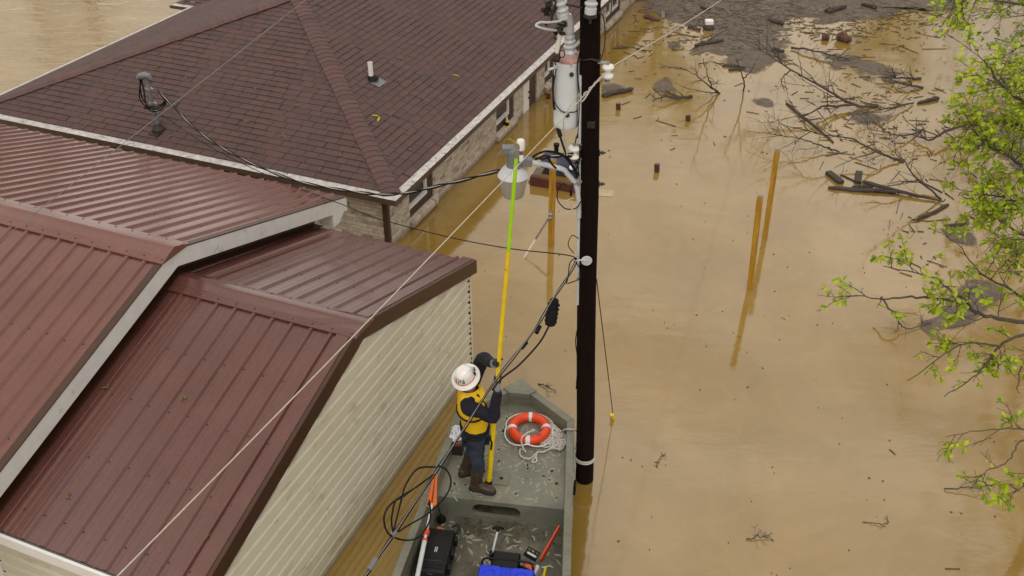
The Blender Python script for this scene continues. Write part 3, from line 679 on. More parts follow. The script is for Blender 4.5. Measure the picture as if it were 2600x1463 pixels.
for dx, dz, q in ((0, 0, .0), (.05, .06, .05), (-.04, .14, .03)):
    mb.tube(catmull([h0+E2*q, h0-UP*.22+u*(.04+dx)+E2*q, mbp+lean*.60+u*(.16+dx)-UP*dz*.5, mbp+lean*.50+u*.0-E2*.09-UP*dz*.6, mbp+lean*.52+E1*.18-E2*.06-UP*dz*.6, c2-UP*dz*.4+E1*.02, c2+UP*.10-E1*.06]), .012, 7)
mb.tube([mbp+lean*.47+u*.10-E2*.08, mbp+lean*.465-E2*.08+E1*.0], .026, 8)
mb.build("cable_loop", 'black', sm, smooth=True)

# ------------------------------------------------------------------ utility pole and what hangs on it
PB = V((.913, 8.802, 0)); PT = V((.722, 8.815, 6.06)); PD = (PT-PB)/6.06
def pole(z): return PB + PD*z
UPOLE = thing("utility_pole", PB, "dark brown wooden utility pole standing in the water beside the boat", "utility pole")
mb = MB(); zs = [-1.7, -.5, 0, 1, 2, 3, 4, 5, 6, 7, 8.2]
mb.tube([pole(z) + V((.006*math.sin(z*1.9), .005*math.cos(z*2.3), 0)) for z in zs], [.112-.0027*z for z in zs], 22)
mb.build("shaft", 'pole', UPOLE, smooth=True)
for z, s in ((4.53, 1), (4.18, 1), (4.42, -1)):
    mb = MB(); p = pole(z); mb.tube([p+V((.07*s, -.02, 0)), p+V((.165*s, -.02, 0))], .011, 8); mb.box(p+V((.105*s, -.02, 0)), .014, .05, .05); mb.tube([p+V((.125*s, -.02, 0)), p+V((.14*s, -.02, 0))], .022, 6)
    mb.build("bolt", 'dkmetal', UPOLE)
mb = MB(); p = pole(4.87)+V((.01, -.105, 0)); mb.box(p, .075, .02, .07); mb.tube([p, p-V((0, .03, 0))], .016, 6); mb.build("square_washer", 'dkmetal', UPOLE, bev=.004)
mb = MB(); mb.tube([pole(z)+V((-.105+.0022*z, -.035, 0)) for z in (2.7, 3.4, 4.2, 4.8, 5.35)], .019, 8); mb.build("ground_wire_cover", 'lgrey', UPOLE, smooth=True)
mb = MB(); p0 = pole(3.34)+V((-.02, -.10, 0))
mb.tube([p0, p0-V((.0, .06, 0))], .016, 8); mb.lathe(p0-V((0, .045, 0)), [(.055, 0), (.06, .008), (.055, .016)], V((0, -1, 0)), 14)
mb.tube(catmull([p0-V((0, .06, 0)), p0+V((-.05, -.07, .02)), p0+V((-.11, -.06, .005)), p0+V((-.14, -.03, -.02))]), .008, 6)
mb.build("cable_hook", 'lgrey', UPOLE)
mb = MB(); zb = 5.52
mb.tube([pole(zb)+V((.104*math.cos(a), .104*math.sin(a), .012*math.sin(a*3))) for a in [i*2*math.pi/28 for i in range(28)]], .006, 6, closed=True)
mb.tube(catmull([pole(5.5)+V((.02, -.105, .02)), pole(5.52)+V((.09, -.09, .0)), pole(5.7)+V((.13, -.06, .0)), pole(5.92)+V((.11, -.08, 0)), pole(5.98)+V((.06, -.12, 0))]), .006, 6)
mb.build("tie_wire", 'dkmetal', UPOLE)
for zz, x1 in ((1.9, .0), (4.3, .02), (5.1, 0)):
    mb = MB(); mb.tube(catmull([pole(zz+.5)+V((-.10, -.04, 0)), pole(zz+.3)+V((-.125-x1, -.05, 0)), pole(zz)+V((-.10, -.05, 0)), pole(zz-.4)+V((-.115, -.04, 0))]), .006, 6); mb.build("ground_wire", 'black', UPOLE)
mb = MB(); mb.tube(catmull([pole(3.55)+V((-.10, -.05, 0)), pole(3.60)+V((-.17, -.07, 0)), pole(3.48)+V((-.21, -.06, 0)), pole(3.38)+V((-.15, -.07, 0))]), .005, 6)
mb.build("ground_wire", 'black', UPOLE)

def spool(c, label, side):
    o = thing("spool_insulator", c, label, "insulator", "spool insulators on the pole")
    mb = MB(); mb.lathe(c-UP*.065, [(.020, 0), (.05, .004), (.058, .02), (.052, .038), (.030, .05), (.027, .068), (.036, .082), (.056, .092), (.060, .11), (.05, .128), (.022, .132)], UP, 22); mb.build("spool", 'wporc', o, smooth=True)
    mb = MB(); d = -side
    mb.box(c+V((d*.07, .03, .078)), .17, .04, .012); mb.box(c+V((d*.07, .03, -.078)), .17, .04, .012); mb.box(c+V((d*.145, .03, 0)), .012, .04, .166); mb.tube([c-UP*.105, c+UP*.10], .011, 8)
    mb.tube([c-UP*.105, c-UP*.085], .022, 6)
    mb.build("bracket", 'steel', o); return o
cR = V((.905, 8.74, 5.40)); cL = V((.615, 8.74, 4.56))
spool(cR, "white spool insulator on the right side of the pole holding the pale wire", 1)
spool(cL, "white spool insulator on the left side of the pole above the lamp arm", -1)

TX = thing("pole_transformer", V((.53, 8.88, 4.8)), "pale grey cylindrical transformer with rusty pink lid on the pole", "transformer")
tc = V((.535, 8.88, 4.785))
mb = MB(); mb.lathe(tc, [(.114, 0), (.123, .015), (.125, .05), (.125, .645), (.128, .66), (.128, .68), (.124, .685)], UP, 32); mb.build("tank", 'tank', TX, smooth=True)
mb = MB(); mb.lathe(tc+UP*.682, [(.133, 0), (.137, .012), (.137, .028), (.126, .036), (.09, .058), (.04, .070), (.0, .072)], UP, 32)
for a in (.4, 1.8, 3.4, 4.9): mb.box(tc+V((.128*math.cos(a),   .128*math.sin(a), .692)), .03, .03, .04)
mb.build("lid", 'rust', TX, smooth=True)
mb = MB(); bb = tc+V((.02, 0, .735)); bl = V((-.10, 0, 1)).normalized()
pf = [(.062, 0), (.066, .02), (.046, .05)]
for i in range(3): pf += [(.062-.006*i, .07+i*.045), (.064-.006*i, .08+i*.045), (.042, .10+i*.045)]
pf += [(.050, .215), (.053, .23), (.046, .34), (.034, .385), (.0, .39)]
mb.lathe(bb, pf, bl, 22); mb.build("bushing", 'porc', TX, smooth=True)
mb = MB(); mb.box(tc+V((.14, -.02, .12)), .10, .10, .05); mb.build("mounting_bracket", 'steel', TX)
mb = MB(); mb.box(tc+V((.14, -.02, .56)), .10, .10, .05); mb.build("mounting_bracket", 'steel', TX)
mb = MB(); p = tc+V((-.118, -.06, .60)); mb.box(p, .035, .04, .10); mb.tube([p+V((-.01, -.02, .03)), p+V((-.07, -.02, .01))], .014, 8); mb.build("lug", 'lgrey', TX, bev=.006)
mb = MB(); mb.lathe(tc+V((.03, -.122, .58)), [(.022, 0), (.022, .012), (.012, .016)], V((0, -1, 0)), 12); mb.build("plug", 'dkmetal', TX)
mb = MB(); mb.lathe(tc+V((.0, -.122, .17)), [(.02, 0), (.024, .02), (.012, .03)], V((0, -1, 0)), 12); mb.build("plug", 'dkmetal', TX)
mb = MB(); mb.tube(catmull([tc+V((-.115, -.08, .62)), tc+V((-.135, -.09, .45)), tc+V((-.125, -.10, .30)), tc+V((-.06, -.125, .21)), tc+V((0, -.135, .20)), tc+V((.08, -.10, .19)), tc+V((.12, -.06, .21))]), .006, 6); mb.build("ground_lead", 'dkmetal', TX)
mb = MB(); mb.tube(catmull([tc+V((-.118, -.05, .66)), tc+V((-.14, -.05, .5)), tc+V((-.13, -.06, .25)), tc+V((-.118, -.08, .2))]), .011, 6); mb.build("cable", 'black', TX)

def ribbed(base, axis, L, r, nr, cap):
    pf = [(r*.75, 0), (r*.9, .01), (r*.9, .06)]
    k = (L-.12)/nr
    for i in range(nr): pf += [(r*.72, .07+i*k), (r, .07+i*k+.3*k), (r, .07+i*k+.5*k), (r*.72, .07+i*k+.7*k)]
    pf += [(r*.85, L-.05), (r*.85, L)]
    return MB().lathe(base, pf, axis, 22)
la = thing("cutout_insulator", aty(1430, 48, 8.75), "long grey ribbed insulator tilted above the transformer", "insulator")
p = aty(1431, 48, 8.76); q = aty(1410, -60, 8.72)
ribbed(p, q-p, .50, .062, 6, 0).build("ribbed_body", 'porc', la, smooth=True)
mb = MB()
for i in range(26):
    c = aty(1424, 68, 8.72)+V((rnd.gauss(0, .032), rnd.gauss(0, .03), rnd.gauss(0, .055))); d = V((rnd.gauss(0, 1), rnd.gauss(0, 1), rnd.gauss(0, 1))).normalized()
    mb.box(c, rnd.uniform(.02, .06), rnd.uniform(.012, .03), rnd.uniform(.012, .03), d, d.orthogonal().normalized(), d.cross(d.orthogonal().normalized()))
mb.build("fuse_hinge", 'dkmetal', la)
mb = MB(); mb.tube([aty(1422, 85, 8.72), aty(1415, 125, 8.72), aty(1413, 148, 8.72)], [.024, .022, .024], 12); mb.build("fuse_tube", 'pale', la, smooth=True)
mb = MB(); c = aty(1413, 146, 8.72); mb.lathe(c-UP*.04, [(.03, 0), (.04, .03), (.036, .07), (.02, .09)], UP, 12)
mb.tube([aty(1427, 137, 8.70)+V((.026*math.cos(a), 0, .036*math.sin(a))) for a in [i*2*math.pi/16 for i in range(16)]], .006, 6, closed=True); mb.build("pull_ring", 'dkmetal', la)
mb = MB(); mb.tube(catmull([aty(1418, 78, 8.72), aty(1396, 76, 8.6), aty(1370, 70, 8.5), aty(1361, 64, 8.5), aty(1372, 57, 8.55), aty(1392, 57, 8.6), aty(1424, 54, 8.72)]), .011, 7); mb.build("jumper_lead", 'porc', la, smooth=True)
mb = MB()
for i in range(16):
    c = aty(1397, 8, 8.7)+V((rnd.gauss(0, .04), rnd.gauss(0, .02), rnd.gauss(0, .07))); d = V((rnd.gauss(0, .4), rnd.gauss(0, .3), 1)).normalized()
    mb.box(c, rnd.uniform(.015, .05), rnd.uniform(.012, .03), rnd.uniform(.02, .06), d.orthogonal().normalized(), d.cross(d.orthogonal().normalized()), d)
mb.tube(catmull([aty(1386, 17, 8.7), aty(1388, 26, 8.7), aty(1400, 27, 8.7), aty(1410, 14, 8.7), aty(1408, -30, 8.7)]), .009, 6)
mb.build("latch_casting", 'dkmetal', la)
mb = MB(); mb.tube([aty(1418, -10, 8.74), pole(6.15)+V((-.09, -.05, 0))], .014, 7); mb.tube([pole(6.02)+V((-.28, -.05, .02)), pole(6.0)+V((-.08, -.05, 0))], .010, 6); mb.build("mounting_arm", 'dkmetal', la)
lb = thing("surge_arrester", pole(6.0), "white ribbed arrester mounted on the front of the pole top", "arrester")
p = aty(1499, 37, 8.62); ribbed(p, V((.03, 0, 1)), .55, .060, 6, 0).build("ribbed_body", 'porc', lb, smooth=True)
mb = MB(); mb.lathe(p-UP*.035, [(.035, 0), (.062, .012), (.062, .035)], UP, 18); mb.tube([p-UP*.03, p-UP*.085], .012, 8); mb.box(p+V((.0, .06, -.01)), .05, .12, .02); mb.build("end_fitting", 'dkmetal', lb)
mb = MB(); mb.lathe(p+UP*.245, [(.066, 0), (.07, .01), (.07, .035), (.066, .045)], UP, 18); mb.build("strap", 'dkmetal', lb)

# yard light on its arm
YL = thing("yard_light", V((.0, 8.8, 4.3)), "grey yard light with frosted bowl lens on a curved arm left of the pole", "lamp")
lc = aty(1303, 446, 8.78)
mb = MB(); mb.lathe(lc, [(.105, -.225), (.112, -.215), (.150, -.01), (.153, 0), (.146, 0), (.106, -.208), (.0, -.214)], UP, 36); mb.build("lens", 'lens', YL, smooth=True)
mb = MB()
pf = [(.156, -.006), (.160, .004), (.154, .016), (.118, .06), (.082, .10), (.078, .11)]
mb.lathe(lc, pf, UP, 36)
for i in range(18):
    a = i*2*math.pi/18; d = V((math.cos(a), math.sin(a), 0)); mb.tube([lc+d*.142+UP*.026, lc+d*.086+UP*.102], .006, 5)
mb.build("reflector", 'lgrey', YL, smooth=True)
mb = MB(); mb.lathe(lc+V((.015, 0, .105)), [(.082, 0), (.086, .01), (.080, .05), (.078, .17), (.07, .20), (.04, .21)], UP, 28); mb.box(lc+V((-.05, -.0, .29)), .12, .10, .075); mb.box(lc+V((.12, 0, .16)), .14, .085, .085, V((1, 0, -.12)).normalized(), V((0, 1, 0)), V((.12, 0, 1)).normalized()); mb.build("housing", 'grey', YL, bev=.01)
mb = MB(); pc = lc+V((.075, -.02, .30)); mb.lathe(pc, [(.042, 0), (.045, .02), (.043, .085), (.034, .105), (.0, .112)], UP, 20); mb.build("photocell", 'wporc', YL, smooth=True)
mb = MB(); mb.quad(lc+V((.06, -.088, .20)), lc+V((.10, -.085, .20)), lc+V((.10, -.085, .27)), lc+V((.06, -.088, .27))); mb.build("sticker", 'wporc', YL)
arm = catmull([lc+V((.16, 0, .155)), lc+V((.34, 0, .115)), lc+V((.50, 0, .07)), aty(1440, 441, 8.78), aty(1462, 470, 8.77), aty(1469, 510, 8.76), aty(1470, 552, 8.76)])
mb = MB(); mb.tube(arm, .027, 12); mb.build("arm", 'lgrey', YL, smooth=True)
mb = MB(); c = aty(1466, 460, 8.78); mb.box(c+V((.02, -.01, 0)), .13, .05, .03, V((.8, 0, .45)).normalized(), V((0, 1, 0)), V((-.45, 0, .8)).normalized()); mb.build("arm_bracket", 'steel', YL)
mb = MB(); mb.tube(catmull([aty(1455, 465, 8.7), aty(1450, 480, 8.68), aty(1450, 490, 8.68)]), .007, 6); mb.tube([aty(1450, 486, 8.68), aty(1450, 497, 8.68)], .014, 8)
mb.tube(catmull([aty(1475, 510, 8.7), aty(1464, 528, 8.68), aty(1436, 530, 8.66), aty(1416, 508, 8.66), aty(1417, 482, 8.66), aty(1430, 466, 8.67), aty(1437, 473, 8.67)]), .006, 6)
mb.build("loose_lead", 'black', YL)
mb = MB(); mb.tube(catmull([aty(1424, 527, 8.66), aty(1438, 510, 8.66), aty(1458, 503, 8.67)]), .0045, 5); mb.tube(catmull([aty(1426, 543, 8.66), aty(1448, 535, 8.66), aty(1475, 508, 8.70)]), .0045, 5); mb.build("loose_lead", 'wireg', YL)

# ------------------------------------------------------------------ wires
def sagline(a, b, sag, n=24): return [a.lerp(b, i/n) - UP*(sag*4*(i/n)*(1-i/n)) for i in range(n+1)]
def wire(name, pts, r, mat, label, cat="wire", group=None, n=6):
    o = MB().tube(pts, r, n).build(name, mat, smooth=True, loc=pts[0]); return tag(o, label, cat, group)
cw = cR+V((-.03, -.055, 0)); dirw = (far(262, 1455, 4.9)-cw)
near_end = cw+dirw*1.9
o = wire("overhead_wire", [cw+dirw*(i/20*1.9)-UP*.10*math.sin(math.pi*i/20) for i in range(21)], .0045, 'wireg', "pale bare wire running over the low shed roof to the pole", "wire")
mb = MB(); u = dirw.normalized()
for i in range(60):
    t = i*.05; mb.tube([cw+u*(.05+i*.008)+V((.010*math.cos(t*9), .010*math.sin(t*9), 0)), cw+u*(.058+i*.008)+V((.010*math.cos(t*9+.45), .010*math.sin(t*9+.45), 0))], .006, 4)
mb.tube(catmull([cw, cw+u*.25+UP*.003, cw+u*.5-V((0, 0, .05)), aty(1469, 240, 8.6), aty(1436, 290, 8.6), aty(1431, 325, 8.62), aty(1440, 395, 8.66)]), .007, 6)
adopt(mb.build("wire_tail", 'wireg', smooth=True), o)
cw2 = cR+V((.03, .055, .02)); farp = cw2 + V((cw2.x-near_end.x, cw2.y-near_end.y, 0)).normalized()*26
for _ in range(1):
    d2 = far(1797, 0, 14.6)-cw2
wire("overhead_wire", [cw2+d2*(i/20*3.2)-UP*.18*math.sin(math.pi*i/20) for i in range(21)], .0065, 'wireg', "pale bare wire leaving the pole over the open water on the right", "wire")
hi = pole(7.9)
wire("overhead_wire", [hi.lerp(hi+(far(0, 612, 7.5)-hi)*1.35, i/20) for i in range(21)], .0032, 'grey', "thin grey wire crossing high over the shingle roof and the taller shed", "wire")
# black and bare triplex service drop from the pole to the mast
mast_at = top + E1*.20 - UP*.20
sd0 = cL+V((-.02, -.05, .0))
def through(pxs, a, b):
    # points whose depth runs evenly from a to b while the span hangs along the measured sag
    n = len(pxs); out = [a]
    da = (a-V((0, 0, CAMZ))).dot(_F); db = (b-V((0, 0, CAMZ))).dot(_F)
    L = [0]; prev = None
    for p in pxs: out.append(None)
    for i, p in enumerate(pxs):
        f = p[2]; dep = 1/((1-f)/da+f/db); out[i+1] = far(p[0], p[1], dep)
    out.append(b); return out
drop = through([(1385, 398, .08), (1330, 412, .16), (1262, 434, .25), (1120, 470, .42), (1000, 493, .55), (880, 484, .66), (740, 455, .77), (600, 395, .86), (500, 330, .93)], sd0, mast_at)
dp = catmull(drop, 10)
o = wire("service_drop_cable", dp, .0075, 'wireg', "bare neutral twisted with two black conductors dropping from pole to roof mast", "cable")
for ph in (0, math.pi):
    mb = MB(); pts = []
    for i, p in enumerate(dp):
        k = i*.62+ph; pts.append(p+V((.006*math.cos(k), .014*math.sin(k), .016*math.cos(k)-.004)))
    mb.tube(pts, .0105, 6); adopt(mb.build("insulated_conductor", 'black', smooth=True), o)
mb = MB(); mb.tube(catmull([drop[2], aty(1372, 388, 8.66), aty(1400, 385, 8.68), aty(1430, 395, 8.7), aty(1458, 430, 8.72), aty(1466, 452, 8.74)]), .011, 7)
mb.tube(catmull([drop[2]+V((.1, 0, .02)), aty(1385, 396, 8.62), aty(1400, 415, 8.64), aty(1412, 428, 8.64)]), .011, 7)
adopt(mb.build("cable_tail", 'black', smooth=True), o)
mb = MB(); mb.tube(catmull([aty(1417, 325, 8.8), aty(1424, 352, 8.72), aty(1438, 392, 8.7), aty(1458, 428, 8.72), aty(1470, 445, 8.74)]), .011, 7); mb.tube([aty(1417, 327, 8.8), aty(1423, 347, 8.74)], .022, 8)
mb.tube(catmull([aty(1472, 370, 8.72), aty(1472, 400, 8.72), aty(1464, 430, 8.72)]), .009, 6)
o = mb.build("transformer_lead", 'black', smooth=True, loc=aty(1417, 325, 8.8)); tag(o, "black lead hanging from the bottom of the transformer to the lamp arm", "cable")
# thin phone line from the pole hook to the roof mast
hk = pole(3.34)+V((-.13, -.16, 0)); ph_end = mbp+lean*.36+E1*.10
tl = through([(1440, 648, .02), (1285, 630, .2), (1130, 600, .36), (960, 555, .52), (870, 520, .60), (760, 478, .69), (650, 432, .78), (520, 365, .88)], hk, ph_end)
wire("phone_line", catmull(tl, 8), .0065, 'black', "thin black line sagging from the pole hook past the brick corner to the roof mast", "cable")
# bundle of communication cables from the hook towards the camera
BD = V((-2.85, -5.5, 0)).normalized()
def bpt(px, py, s):       # on the span line's upright plane
    n = V((BD.y, -BD.x, 0)); return onplane(px, py, hk+n*s, n)
bp_ = [hk, bpt(1440, 705, 0), bpt(1400, 765, 0), bpt(1355, 840, 0), bpt(1262, 960, 0), bpt(1180, 1085, 0), bpt(1105, 1200, 0), bpt(1000, 1355, 0), bpt(950, 1430, 0), bpt(915, 1480, 0), bpt(860, 1560, 0)]
bc = catmull(bp_, 8)
CB = wire("cable_bundle", bc, .0032, 'steel', "bundle of black communication cables with looped slack hanging in front of the boat", "cable")
nB = V((BD.y, -BD.x, 0))
for q in (-.009, .008):
    mb = MB(); mb.tube([p+nB*q*(1+.4*math.sin(i*.7))-UP*(.006+.004*math.sin(i*.5+q*90)) for i, p in enumerate(bc)], .0056, 6)
    adopt(mb.build("black_cable", 'black', smooth=True), CB)
mb = MB(); mb.tube(catmull([bpt(1393, 830, .02), bpt(1370, 870, .02), bpt(1320, 925, .02), bpt(1275, 960, .02), bpt(1250, 990, .01)]), .010, 7); adopt(mb.build("black_cable", 'black', smooth=True), CB)
mb = MB(); a, b = bpt(1409, 757, .03), bpt(1396, 828, .03)
mb.tube([a, a.lerp(b, .06), a.lerp(b, .4), a.lerp(b, .75), a.lerp(b, .95), b], [.025, .045, .055, .062, .055, .03], 12)
for f in (.2, .35, .5, .65, .8): mb.tube([a.lerp(b, f), a.lerp(b, f+.05)], .066, 12)
adopt(mb.build("splice_closure", 'black', smooth=True), CB)
mb = MB(); mb.tube(catmull([hk+V((-.0, 0, .0)), bpt(1462, 655, 0), bpt(1447, 668, 0), bpt(1443, 700, 0), bpt(1438, 722, 0)]), .006, 6); adopt(mb.build("slack_loop", 'black', smooth=True), CB)
mb = MB(); mb.tube(catmull([hk+V((-.02, 0, 0)), bpt(1472, 680, 0), bpt(1475, 700, -.02), bpt(1464, 712, 0), bpt(1442, 720, 0)]), .006, 6); adopt(mb.build("slack_loop", 'black', smooth=True), CB)
mb = MB(); mb.tube(catmull([bpt(1106, 1186, 0), bpt(1062, 1190, .02), bpt(1031, 1230, .03), bpt(1015, 1285, .02), bpt(999, 1350, 0)]), .008, 6); adopt(mb.build("slack_loop", 'black', smooth=True), CB)
mb = MB(); mb.tube(catmull([bpt(1112, 1182, 0), bpt(1135, 1195, -.02), bpt(1145, 1225, -.03), bpt(1130, 1262, -.02), bpt(1085, 1305, 0), bpt(1035, 1335, 0), bpt(1000, 1358, 0)]), .008, 6); adopt(mb.build("slack_loop", 'black', smooth=True), CB)
mb = MB(); mb.tube(catmull([bpt(1100, 1205, 0), bpt(1060, 1235, 0), bpt(1015, 1263, .02), bpt(984, 1290, .03), bpt(975, 1325, .02), bpt(990, 1358, 0), bpt(1030, 1372, -.02), bpt(1065, 1362, -.02), bpt(1092, 1320, -.02), bpt(1090, 1270, 0)]), .008, 6); adopt(mb.build("slack_loop", 'black', smooth=True), CB)
mb = MB(); mb.tube(catmull([bpt(1102, 1204, .01), bpt(1066, 1230, .01), bpt(1022, 1262, .0), bpt(1003, 1275, .01), bpt(994, 1320, .01), bpt(998, 1352, 0)]), .008, 6); adopt(mb.build("slack_loop", 'black', smooth=True), CB)
mb = MB(); mb.tube([bpt(1003, 1350, .0), bpt(994, 1362, 0)], .028, 8); adopt(mb.build("cable_clip", 'grey', smooth=True), CB)
mb = MB(); mb.tube([bpt(956, 1418, .0), bpt(938, 1447, 0)], [.02, .026], 8); adopt(mb.build("splice_sleeve", 'grey', smooth=True), CB)
mb = MB(); mb.tube([bpt(1372, 828, .0), bpt(1362, 846, 0)], [.018, .022], 8); adopt(mb.build("cable_clip", 'black', smooth=True), CB)
mb = MB(); mb.tube([bpt(1338, 870, .01), bpt(1326, 886, .01)], [.016, .012], 8); adopt(mb.build("cable_clip", 'black', smooth=True), CB)
# guy wire with its yellow guard in the water
gb = at(1556, 1062, 0.0)
GW = wire("guy_wire", [pole(3.02)+V((.10, -.01, 0)), gb+UP*.05], .006, 'dkmetal', "thin dark guy wire from the pole down to a yellow guard in the water", "wire")
mb = MB(); g = (pole(3.02)-gb).normalized(); mb.tube([gb-g*.12, gb+g*.0, gb+g*.11], [.03, .03, .026], 12); adopt(mb.build("guy_guard", 'yellow', smooth=True), GW)

# ------------------------------------------------------------------ timber posts
def upright(px, py, px2, py2, wd, label, mat='post', grp=None, name="timber_post", rot=0.0, cat="post"):
    p = at(px, py, 0); n = V((p.x, p.y, 0)).normalized(); t = onplane(px2, py2, p, n)
    d = (t-p).normalized(); ax = V((math.cos(YAW+rot), -math.sin(YAW+rot), 0)); ax = (ax-d*ax.dot(d)).normalized(); ay = d.cross(ax)
    L = (t-p).length; mb = MB(); mb.box(p+d*((L-.9)/2), wd, wd, L+.9, ax, ay, d)
    o = mb.build(name, mat, bev=.006, loc=p); tag(o, label, cat, grp)
    mb = MB(); mb.box(t+d*.002, wd-.012, wd-.012, .006, ax, ay, d); adopt(mb.build("end_grain", 'oldwood'), o)
    return o, p, t, d
tp1 = upright(1904, 731, 1930, 500, .088, "yellow timber post in open water, nearer of the leaning pair", grp="tall timber posts")
tp2 = upright(1942, 603, 1974, 382, .088, "yellow timber post in open water, farther and taller in view of the leaning pair", grp="tall timber posts")
tp3 = upright(1399, 623, 1404, 405, .092, "yellow timber post behind the yard light with a rod hinged to it", grp="tall timber posts")
# hinged rod on the third post
rp = onplane(1397, 548, tp3[1]-V((0, .05, 0)), V((0, 1, 0))); re = onplane(1322, 668, tp3[1]-V((.2, .45, 0)), V((0, 1, 0)))
RO = thing("hinged_rod", rp, "slim tan rod with black knob hinged to the timber post", "rod")
mb = MB(); mb.tube([rp, rp.lerp(re, .5)], .017, 8); mb.build("sleeve", 'oldwood', RO, smooth=True)
mb = MB(); mb.tube([rp.lerp(re, .48), re], .014, 8); mb.build("rod", 'pale', RO, smooth=True)
mb = MB(); mb.tube([rp.lerp(re, .97), re, re+(re-rp).normalized()*.06], [.03, .045, .03], 10); mb.build("knob", 'black', RO, smooth=True)
mb = MB(); mb.box(rp+V((.0, 0, .03)), .05, .05, .14); mb.tube([rp+V((-.04, -.03, .05)), rp+V((.04, -.03, .05))], .016, 8); mb.tube([rp+V((-.03, -.03, -.03)), rp+V((.03, -.03, -.03))], .018, 8); mb.build("hinge", 'steel', RO, bev=.004)
lab = ["short red brown post stub close to the brick wall, partly behind the transformer", "short red brown post stub just right of the utility pole", "short red brown post stub farthest out into open water", "short red brown post stub nearest the camera, right of the pole"]
for (a, b_, c, d_), l in zip(((1393, 250, 1393, 236), (1570, 278, 1570, 262), (1747, 307, 1747, 292), (1668, 436, 1668, 416)), lab):
    upright(a, b_, c, d_, .085, l, 'redpost', "short post stubs in the water", rot=.1)
# half sunk frame with a dark blue drum
fb = at(1420, 470, 0)
BT = thing("plastic_drum", fb, "dark blue plastic drum lying half under water behind the pole", "drum")
ax = V((.93, -.30, .05)).normalized(); c0 = at(1456, 452, .02)+V((0, .25, .12))
mb = MB(); mb.lathe(c0-ax*.62, [(.0, 0), (.20, .01), (.24, .05), (.25, .2), (.262, .22), (.25, .25), (.25, .62), (.262, .65), (.25, .68), (.24, .84), (.2, .88), (.0, .89)], ax, 32); mb.build("barrel", 'tank_b', BT, smooth=True)
mb = MB(); mb.lathe(aty(1451, 426, c0.y-.24), [(.05, 0), (.05, .03), (.03, .045)], V((.1, -.8, .6)), 14); mb.build("bung_cap", 'wporc', BT, smooth=True)
mb = MB(); q = c0-ax*.35+UP*.22; mb.tube([q, q+UP*.22], .045, 12); mb.tube([q+UP*.2, q+UP*.24], .06, 12); mb.build("spout", 'black', BT, smooth=True)
FR = thing("wooden_frame", at(1390, 470, 0), "sunken red brown timber beam with a grey end board below the yard light", "timber frame")
p0, p1 = at(1366, 460, .10), at(1486, 486, .06); d = (p1-p0).normalized()
mb = MB(); mb.box((p0+p1)/2, (p1-p0).length+.3, .09, .19, d, V((0, 0, 1)).cross(d).normalized(), d.cross(V((0, 0, -1)).cross(d)).normalized()*-1); mb.build("beam", 'redpost', FR, bev=.006)
p0, p1 = at(1349, 466, -.02), at(1368, 434, .22); d = (p1-p0).normalized(); s_ = V((1, -.2, 0)).normalized()
mb = MB(); mb.box((p0+p1)/2, .16, (p1-p0).length+.15, .045, s_, d, s_.cross(d)); mb.build("end_board", 'oldwood', FR, bev=.005)
# spray bottle on the second window sill
sp = H(WA+.02, 17.62, .135)
SB = thing("spray_bottle", sp, "small yellow spray bottle with white trigger on the brick window sill", "bottle")
mb = MB(); mb.lathe(sp, [(.04, 0), (.045, .01), (.045, .11), (.03, .15), (.016, .17)], UP, 16); mb.build("bottle", 'yellow', SB, smooth=True)
mb = MB(); mb.lathe(sp+UP*.035, [(.0465, 0), (.0465, .08)], UP, 16); mb.build("bottle_label", 'black', SB)
mb = MB(); mb.lathe(sp+UP*.165, [(.02, 0), (.02, .03), (.014, .04)], UP, 12); mb.box(sp+V((.0, -.02, .225)), .03, .10, .04); mb.box(sp+V((0, -.05, .19)), .016, .016, .06); mb.build("trigger", 'wporc', SB, bev=.004)

# ------------------------------------------------------------------ the flat-bottomed boat
BA = R(8.2); BX = V((math.cos(BA), -math.sin(BA), 0)); BY = V((math.sin(BA), math.cos(BA), 0)); BO = V((-.14, 8.013, 0))
def B(x, y, z=0.0): return BO + BX*x + BY*y + UP*z
def hw(y): return .765+(1.36-y)*.0655          # half width of the outer rail
ZG, ZD, ZF = .60, .40, .10
BOAT = thing("flat_bottom_boat", B(0, 0, 0), "olive grey flat-bottomed work boat with pale camouflage strokes moored at the pole", "boat")
rg = .092
outer = [(-hw(-3.6), -3.6), (-hw(-1.1), -1.1), (-hw(1.36), 1.36), (-.20, 1.86), (.17, 1.86), (hw(1.36)-.02, 1.36), (hw(-1.1), -1.1), (hw(-3.6), -3.6)]
inner = [(-hw(-3.6)+rg, -3.6), (-hw(-1.1)+rg, -1.1), (-hw(1.36)+rg, 1.30), (-.155, 1.765), (.125, 1.765), (hw(1.36)-rg-.02, 1.30), (hw(-1.1)-rg, -1.1), (hw(-3.6)-rg, -3.6)]
mb = MB(); n = len(outer)
lowo = [(x*.93, y-(.10 if y > 1.5 else 0), -.22) for x, y in outer]
mb.add([B(x, y, ZG-.03) for x, y in outer] + [B(*p) for p in lowo], [[i, i+1, n+i+1, n+i] for i in range(n-1)] + [[n-1, 0, n, 2*n-1]])
mb.add([B(*p) for p in lowo], [list(range(n))])
mb.add([B(x, y, ZG-.01) for x, y in inner] + [B(x*.985, y-.01, .02) for x, y in inner], [[i, n+i, n+i+1, i+1] for i in range(n-1)])
mb.build("hull", 'boat', BOAT)
mb = MB()
def rail(o, i_, z, h):
    k = len(o)
    for j in range(k-1):
        mb.hexa([B(*o[j], z-h), B(*o[j+1], z-h), B(*i_[j+1], z-h), B(*i_[j], z-h), B(*o[j], z), B(*o[j+1], z), B(*i_[j+1], z), B(*i_[j], z)])
rail(outer, inner, ZG, .045)
mb.build("gunwale", 'boat', BOAT, bev=.008)
